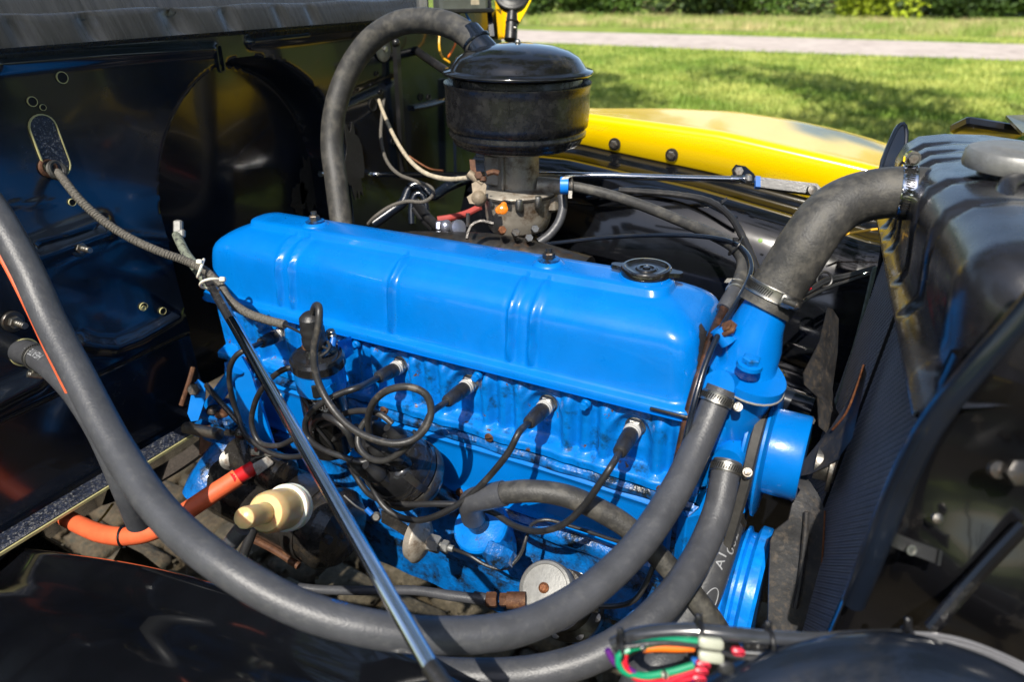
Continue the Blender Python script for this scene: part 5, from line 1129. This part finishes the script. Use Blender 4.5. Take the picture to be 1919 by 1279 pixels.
obj('band', join(torus(W(1382, 537, .745), W(1388, 522, .755)-W(1376, 548, .735), .0088, .0014, 24), torus(W(1377, 546, .737), W(1388, 522, .755)-W(1376, 548, .735), .0088, .0014, 24), ribbon([W(1362, 530, .74), W(1368, 522, .74), W(1380, 524, .74)], RT*.006, .002, .003), box(W(1396, 545, .735), (.008, .008, .006), [RT, FW, UP], .001)), M['zinc'], fz)
obj('hose_sleeve', tube([W(1376, 548, .735), W(1365, 566, .725), W(1356, 580, .72)], [.0088, .0086, .0080], 16), M['rubber'], fz)
obj('fuel_pipe', tube([W(1362, 568, .725), W(1350, 595, .715), W(1335, 628, .70), W(1322, 665, .69), W(1305, 720, .68), W(1288, 780, .68), W(1275, 840, .685), W(1262, 900, .70), W(1250, 980, .72)], [.0058, .0054, .0048, .0045, .0045, .0045, .0045, .0045, .0045], 14), mat('oily_rusty_pipe', (.035, .02, .015), .3, .3, var=.5, vs=40, col2=(.15, .06, .03), mix=(.5, .65), ms=35, coat=.3), label='rusty dark fuel pipe running down the front end of the valve cover', cat='pipe')
obj('vacuum_pipe', tube([W(1005, 460, 1.0), W(1040, 456, .98), (W(1120, 447, .95)), W(1220, 441, .90), W(1310, 443, .85), W(1368, 453, .81), W(1397, 472, .775), W(1408, 500, .745), W(1400, 530, .72), W(1376, 575, .69), W(1345, 630, .67), W(1320, 690, .66), W(1300, 760, .655), W(1284, 830, .66), W(1272, 900, .67)], .0030, 12), M['black'], label='shiny black vacuum pipe looping over the oil cap and down the cover end', cat='pipe')
obj('harness', tube([W(1160, 356, 1.0), W(1210, 360, .99), W(1270, 365, .98), W(1330, 378, .96), W(1368, 405, .93), W(1392, 445, .90), W(1412, 490, .87), W(1425, 530, .85)], [.004, .0045, .0045, .005, .005, .005, .005, .005], 10, .006, ridge=(.012, .06)), M['wire'], label='tape-wrapped black harness behind the fuel hose', cat='wiring')
for p, s in ((W(1352, 372, .95), 'harness_tie'),): obj('harness_tie', join(torus(W(1350, 385, .95), RT-UP*.5, .0065, .0015, 16), ribbon([W(1352, 380, .94), W(1362, 372, .94)], UP*.004, .0015, .004)), M['ziptie'], label='black zip tie around the taped harness', cat='cable tie')
obj('pipe_tie', join(torus(W(1379, 461, .80), RT+UP*-.7, .0125, .0013, 20), box(W(1378, 449, .79), (.005, .004, .004), [RT, FW, UP])), M['ziptie'], label='black zip tie joining fuel hose and vacuum pipe', cat='cable tie')
obj('thin_yellow_wire', tube([W(1570, 443, .95), W(1600, 436, .95), W(1640, 430, .95), W(1670, 428, .95)], .0018, 6), M['wyellow'], label='thin yellowish wire under the top radiator hose', cat='wire')
hb = thing('harness', W(1560, 530, .9), 'bundle of black wires with red ends behind the top hose clamp', 'wiring')
for k in range(4): obj('wire', tube([W(1640, 500+3*k, .92), W(1590, 514+4*k, .92), W(1550, 522+6*k, .91), W(1520, 540+5*k, .90), W(1490, 556+6*k, .89)], .0022, 8), M['wire' if k != 2 else 'wred'], hb) if k != 2 else obj('wire', tube([W(1520, 540, .87), W(1500, 552, .87), W(1486, 562, .87)], .0016, 8), M['wred'], hb)
obj('wire_coil', torus(W(1545, 524, .91), -FW, .010, .0018, 24), M['wire'], hb)
obj('pipe_loop', tube([W(1385, 760, .80), W(1430, 748, .80), W(1462, 722, .82), W(1466, 700, .84), W(1450, 690, .86)], .0035, 10), M['black'], label='thin dark pipe curling behind the thermostat housing', cat='pipe')
# throttle / choke cables
obj('choke_cable', tube([W(684, 112, 1.45), W(696, 140, 1.40), W(706, 175, 1.35), W(720, 215, 1.28), W(742, 262, 1.2), W(772, 305, 1.1), W(800, 326, 1.05), W(840, 336, 1.0), W(884, 333, .96)], [.0032]*5+[.0032, .0034, .0034, .0034], 10, .0012, ridge=(.0036, .12)), M['tan'], label='cream cloth-covered choke cable curving into the carburettor bracket', cat='cable')
obj('control_cable', tube([W(700, 100, 1.45), W(716, 128, 1.40), W(721, 165, 1.36), W(716, 215, 1.32), W(714, 260, 1.28), W(724, 300, 1.24), W(745, 325, 1.20), W(780, 340, 1.16), W(808, 352, 1.13), W(811, 366, 1.11), W(795, 378, 1.10), (W(760, 378, 1.10)), W(730, 388, 1.10), W(705, 405, 1.10), W(690, 420, 1.12)], .0030, 8, .0014, ridge=(.0042, .12)), M['braid'], label='wound dark control cable making an S-bend behind the valve cover', cat='cable')
obj('thin_orange_wire', tube([W(766, 292, 1.3), W(785, 305, 1.3), W(805, 316, 1.3), W(830, 320, 1.28)], .0016, 6), M['copper'], label='thin orange wire behind the cream choke cable', cat='wire')
obj('yellow_wire', tube([W(824, 60, 1.42), W(823, 85, 1.42), W(828, 105, 1.40), W(842, 116, 1.36)], .0022, 8), M['wyellow'], label='bright amber wire hanging behind the air cleaner inlet', cat='wire')
obj('orange_wire', tube([W(856, 74, 1.40), W(850, 90, 1.40), W(840, 106, 1.38)], .0020, 8), M['worange'], label='second amber wire end beside the air cleaner', cat='wire')
obj('dark_bar', tube([W(762, 80, 1.42), W(790, 102, 1.38), W(850, 142, 1.28)], .008, 12), M['satin'], label='dark bar slanting from the firewall behind the air cleaner', cat='rod')
obj('red_hose', tube([W(820, 412, 1.12), W(845, 408, 1.12), W(875, 400, 1.10), W(900, 388, 1.09)], .0055, 10), M['redhose'], label='faded red hose low behind the carburettor', cat='hose')
obj('intake_manifold', join(tube([W(720, 470, 1.12), W(820, 470, 1.06), W(950, 480, 1.0), W(1100, 520, .95)], .03, 16), box(W(960, 490, .98), (.08, .06, .03), None, .006)), M['darksteel'], label='dark iron intake manifold hidden behind the valve cover', cat='manifold')

# ================================================================ PROP ROD, SPEEDO CABLE, REAR OF ENGINE
r0 = W(392, 528, .86); r1 = W(806, 1250, .44); r1b = W(842, 1300, .425)
pr = thing('prop_rod', r1, 'long polished prop rod crossing diagonally in front of the engine', 'rod')
obj('rod', tube([r0, r0*.6+r1*.4, r1], [.0060, .0060, .0060], 12, .02), M['chrome'], pr)
obj('dark_upper_end', tube([W(388, 520, .865), r0*.82+r1*.18], .0063, 10, .02), mat('dark_grey_rod_end', (.02, .02, .022), .25, var=.3, coat=.4, col2=(.2, .2, .2), mix=(.6, .8), ms=60), pr)  # dark sleeve with greyer spots round the upper end of the rod
obj('rod_tip', tube([r1, r1b], .0064, 12), M['darksteel'], pr)
lm = thing('loom', W(365, 470, .90), 'mouldy grey-green loom pinned to the firewall edge by two cream ties', 'wiring')
obj('sleeve', tube([W(331, 440, .93), W(338, 455, .92), W(350, 478, .91), W(368, 502, .90), W(385, 524, .88), W(396, 540, .87)], [.006, .0062, .0062, .007, .007, .006], 12), M['lichen'], lm)
obj('clip', join(box(W(334, 425, .93), (.012, .008, .018), [RT, FW, UP], .002), box(W(340, 438, .93), (.010, .008, .012), [RT, FW, UP], .002)), M['alu'], lm)
for a, b_, c_ in ((372, 505, 0), (400, 527, 1)):
    obj('cable_tie', join(torus(W(376, 503, .85) if not c_ else W(397, 532, .84), nrm(RT*1-UP*.35+FW*.5) if not c_ else nrm(RT*.3-UP*1-FW*.3), .0118 if not c_ else .0132, .0017, 24), box(W(374, 491, .84) if not c_ else W(417, 524, .83), (.007, .006, .006), [RT, FW, UP], .001)), M['nylon'], lm)
spd = [W(100, 318, .845), W(112, 328, .835), W(150, 375, .83), W(195, 415, .835), W(245, 447, .84), W(300, 472, .845), W(350, 490, .855), W(385, 508, .855), W(412, 535, .85), W(430, 562, .84), W(462, 586, .83), W(500, 600, .82), W(535, 609, .81)]
obj('tachometer_cable', tube(spd, .0052, 12, .0011, ridge=(.0030, .09, 1)), M['braid'], label='woven grey cable running from the firewall slot to the coil', cat='cable')
obj('coil_feed_wire', tube([W(533, 609, .81), W(560, 622, .80), W(585, 638, .785), W(605, 650, .775), W(618, 655, .78), (W(622, 648, .785))], .0016, 8), M['wire'], label='thin wire leaving the woven cable for the coil terminal', cat='wire')
obj('coil_feed_wire', tube([W(600, 668, .775), W(612, 660, .775), W(618, 650, .778), W(614, 640, .78)], .0018, 8), M['boot'], label='short black wire looping over the coil cap', cat='wire')
# bell housing / rear mounts
bh_ = thing('bell_housing', W(420, 850, 1.0), 'oily blue clutch housing and mount arms at the rear of the engine', 'bell housing')
obj('flange_plate', join(prism([W(436, 672, .93), W(452, 668, .93), W(470, 700, .94), W(520, 860, .97), W(500, 900, .98), W(452, 830, .98)], FW*.008)), M['blue'], bh_)
obj('stay', join(cyl(W(446, 690, .935), W(395, 760, 1.0), .010, 14)), M['blue'], bh_)
obj('mount_arm', join(tube([W(452, 790, .99), W(430, 830, .97), W(405, 865, .96), W(380, 905, .95), W(362, 935, .95)], [.016, .022, .022, .024, .020], 14, flat=.6)), M['bluedirty'], bh_)
obj('mount_pad', join(box(W(425, 775, .98), (.06, .05, .012), None, .003), box(W(405, 800, .985), (.05, .05, .02), None, .004)), M['bluedirty'], bh_)
for px, py in ((400, 768), (416, 775), (384, 806), (452, 678)): obj('bolt', join(lathe([(.010, -.003), (.010, .0), (.008, .004), (.001, .005)], W(px, py, .965), nrm(UP-FW*.4), 16)), M['rust' if px != 400 else 'darksteel'], bh_)
lev = obj('lever', plate([W(362, 722, .95), W(372, 711, .95), W(386, 722, .95), W(384, 752, .95), (W(372, 788, .95)), W(359, 790, .95), W(352, 775, .95), W(358, 745, .95)], nrm(-FW+RT*.3), .008), M['blue'], bh_)
obj('lever_bolt', join(hexa(W(366, 730, .942), -FW, .009, .007)), M['darksteel'], lev)
obj('pull_rod', join(tube([W(386, 722, .95), W(415, 756, .93), W(455, 800, .92)], .004, 10)), M['grease'], bh_)
obj('pivot_pin', join(cyl(W(348, 802, .96), W(412, 815, .93), .008, 14)), M['steel'], bh_)
obj('ring_gear_cover', loft([(E(-.13, .07, -.15), EU, .10, .14, 1), (E(-.20, .07, -.17), EU, .13, .16, 1)]), M['bluedirty'], bh_)
V = []; F = []
gs = obj('ground_strap', join(ribbon([W(200, 930, 1.1), W(270, 905, 1.08), W(330, 872, 1.04), W(370, 845, 1.0), W(392, 828, .98)], UP*.030+RT*.01, .006), ), mat('dark_braided_strap', (.04, .032, .026), .8, var=.6, vs=300, bump=1, bs=350, stretch=(1, 1, 1)), label='dark braided ground strap with a rusty end behind the starter', cat='strap')
obj('strap_end', box(W(395, 826, .972), (.035, .030, .010), [nrm(RT*.8+UP*.4), UP, -FW], .003), M['rust'], gs)
obj('pipe_run', tube([W(340, 760, 1.05), W(355, 715, 1.05), W(362, 690, 1.06)], .004, 8), M['rust'], label='thin rusty pipe standing behind the blue lever', cat='pipe')

# ================================================================ LOOM, BOTTOM RIGHT
wl = thing('wiring_loom', W(1500, 1195, .44), 'black sleeved wiring loom with coloured wires lying along the near edge, bottom right', 'wiring')
obj('sleeve', tube([W(1150, 1210, .46), W(1185, 1194, .455), W(1240, 1186, .45), W(1300, 1184, .445), W(1370, 1190, .44), W(1440, 1196, .44), W(1530, 1199, .44), W(1620, 1194, .445), W(1700, 1192, .45)], [.0052, .0056, .0056, .0054, .0050, .0046, .0044, .0044, .0044], 14), mat('clear_grey_sleeve', (.035, .037, .042), .2, var=.3, coat=.5), wl)
obj('ribbed_conduit', tube([W(1395, 1205, .46), W(1430, 1215, .455), W(1460, 1228, .45), W(1470, 1250, .45)], .0068, 14, .0008, ridge=(.0030, .10)), M['boot'], wl)
for k, (pts, m_, r) in enumerate((
  ([(1180, 1218), (1158, 1232), (1165, 1255), (1200, 1268), (1250, 1262), (1300, 1248)], 'green', .0024), ([(1178, 1216), (1230, 1205), (1280, 1202), (1310, 1204)], 'green', .0026),
  ([(1205, 1216), (1230, 1214), (1270, 1215), (1300, 1214)], 'worange', .0028),
  ([(1172, 1222), (1170, 1245), (1190, 1270), (1235, 1280), (1290, 1262), (1310, 1256)], 'wred', .0022), ([(1160, 1230), (1185, 1262), (1225, 1274), (1280, 1274), (1305, 1268)], 'wred', .0022),
  ([(1138, 1218), (1150, 1240), (1180, 1262), (1200, 1276)], 'purple', .0022), ([(1175, 1215), (1168, 1230), (1172, 1250), (1190, 1262)], 'purple', .0018), ([(1230, 1284), (1270, 1274), (1300, 1272)], 'purple', .0020),
  ([(1296, 1240), (1306, 1240)], 'wblue', .0024), ([(1170, 1214), (1240, 1206), (1320, 1214), (1380, 1232), (1440, 1235)], 'boot', .0018),
  ([(1395, 1224), (1425, 1226), (1440, 1226)], 'zinc', .0014), ([(1480, 1222), (1520, 1220), (1560, 1216)], 'wiregrey', .0014))):
    obj('wire', tube([W(x, y, .435+.002*(k % 3)) for x, y in pts], r, 10, .003), M[m_], wl)
for px, py, w_, h_, m_ in ((1332, 1206, 46, 20, 'conn'), (1332, 1232, 46, 20, 'conn'), (1383, 1222, 24, 14, 'pink'), (1318, 1246, 26, 12, 'pink'), (1314, 1258, 26, 12, 'pink'), (1310, 1272, 26, 12, 'pink'), (1205, 1215, 12, 8, 'zinc'), (1246, 1266, 14, 12, 'conn'), (1360, 1252, 30, 24, 'boot')):
    D = .432; nm = {'conn': 'connector', 'pink': 'crimp_terminal', 'zinc': 'bare_wire_end', 'boot': 'black_connector'}[m_]
    obj(nm, box(W(px, py, D), (w_*D/FPX, h_*D/FPX, .006), [nrm(RT-UP*.12), UP, -FW], .0015), M[m_], wl)
obj('wire_marker_band', box(W(1246, 1266, .430), (.0012, .0036, .0066), [RT, UP, FW]), M['boot'], wl)
for px, py in ((1310, 1184), (1440, 1197), (1702, 1190), (1163, 1210)):
    obj('zip_tie', join(torus(W(px, py+6, .443), RT+UP*.02, .0092 if px < 1700 else .0065, .0016, 24), box(W(px, py-18, .443), (.0042, .010, .004), [RT, UP, FW], .001)), M['ziptie'], wl)
for k in range(3):
    obj('bare_wire', tube([W(1690, 1188+3*k, .45), W(1740, 1190+8*k, .45), W(1800, 1200+9*k, .45), W(1870, 1225+8*k, .45), W(1960, 1268+6*k, .45)], .0016, 8), mat('grey_wire_%s' % 'abc'[k], (.16, .16, .17), .3, coat=.3), wl)
# COIL print and 12V
def flat_text(body, size, c, fdir, up, r, m, parent, axis):
    cu_ = bpy.data.curves.new('print', 'FONT'); cu_.body = body; cu_.size = size; cu_.resolution_u = 2; cu_.align_x = 'CENTER'
    to = bpy.data.objects.new('print', cu_); COL.objects.link(to); dg = bpy.context.evaluated_depsgraph_get()
    me = bpy.data.meshes.new_from_object(to.evaluated_get(dg)); bpy.data.objects.remove(to)
    f = nrm(fdir-axis*(np.array(fdir)@axis)); g_ = np.cross(axis, f); vs = []
    for v in me.vertices:
        a = v.co.x/r; vs.append(c+axis*v.co.y+(f*math.cos(a)+g_*math.sin(a))*r)
    return obj('printed_text', (np.array(vs), [tuple(p.vertices) for p in me.polygons]), m, parent, fix=False)
flat_text('COIL', .012, cb+cax*.078, (CP-cb)-RT*.25, cax, .0279, mat('grey_faint_print', (.10, .10, .10), .6), coil, cax)
flat_text('12V', .007, cb+cax*.055, (CP-cb)+RT*.05, cax, .0279, M['text'], coil, cax)
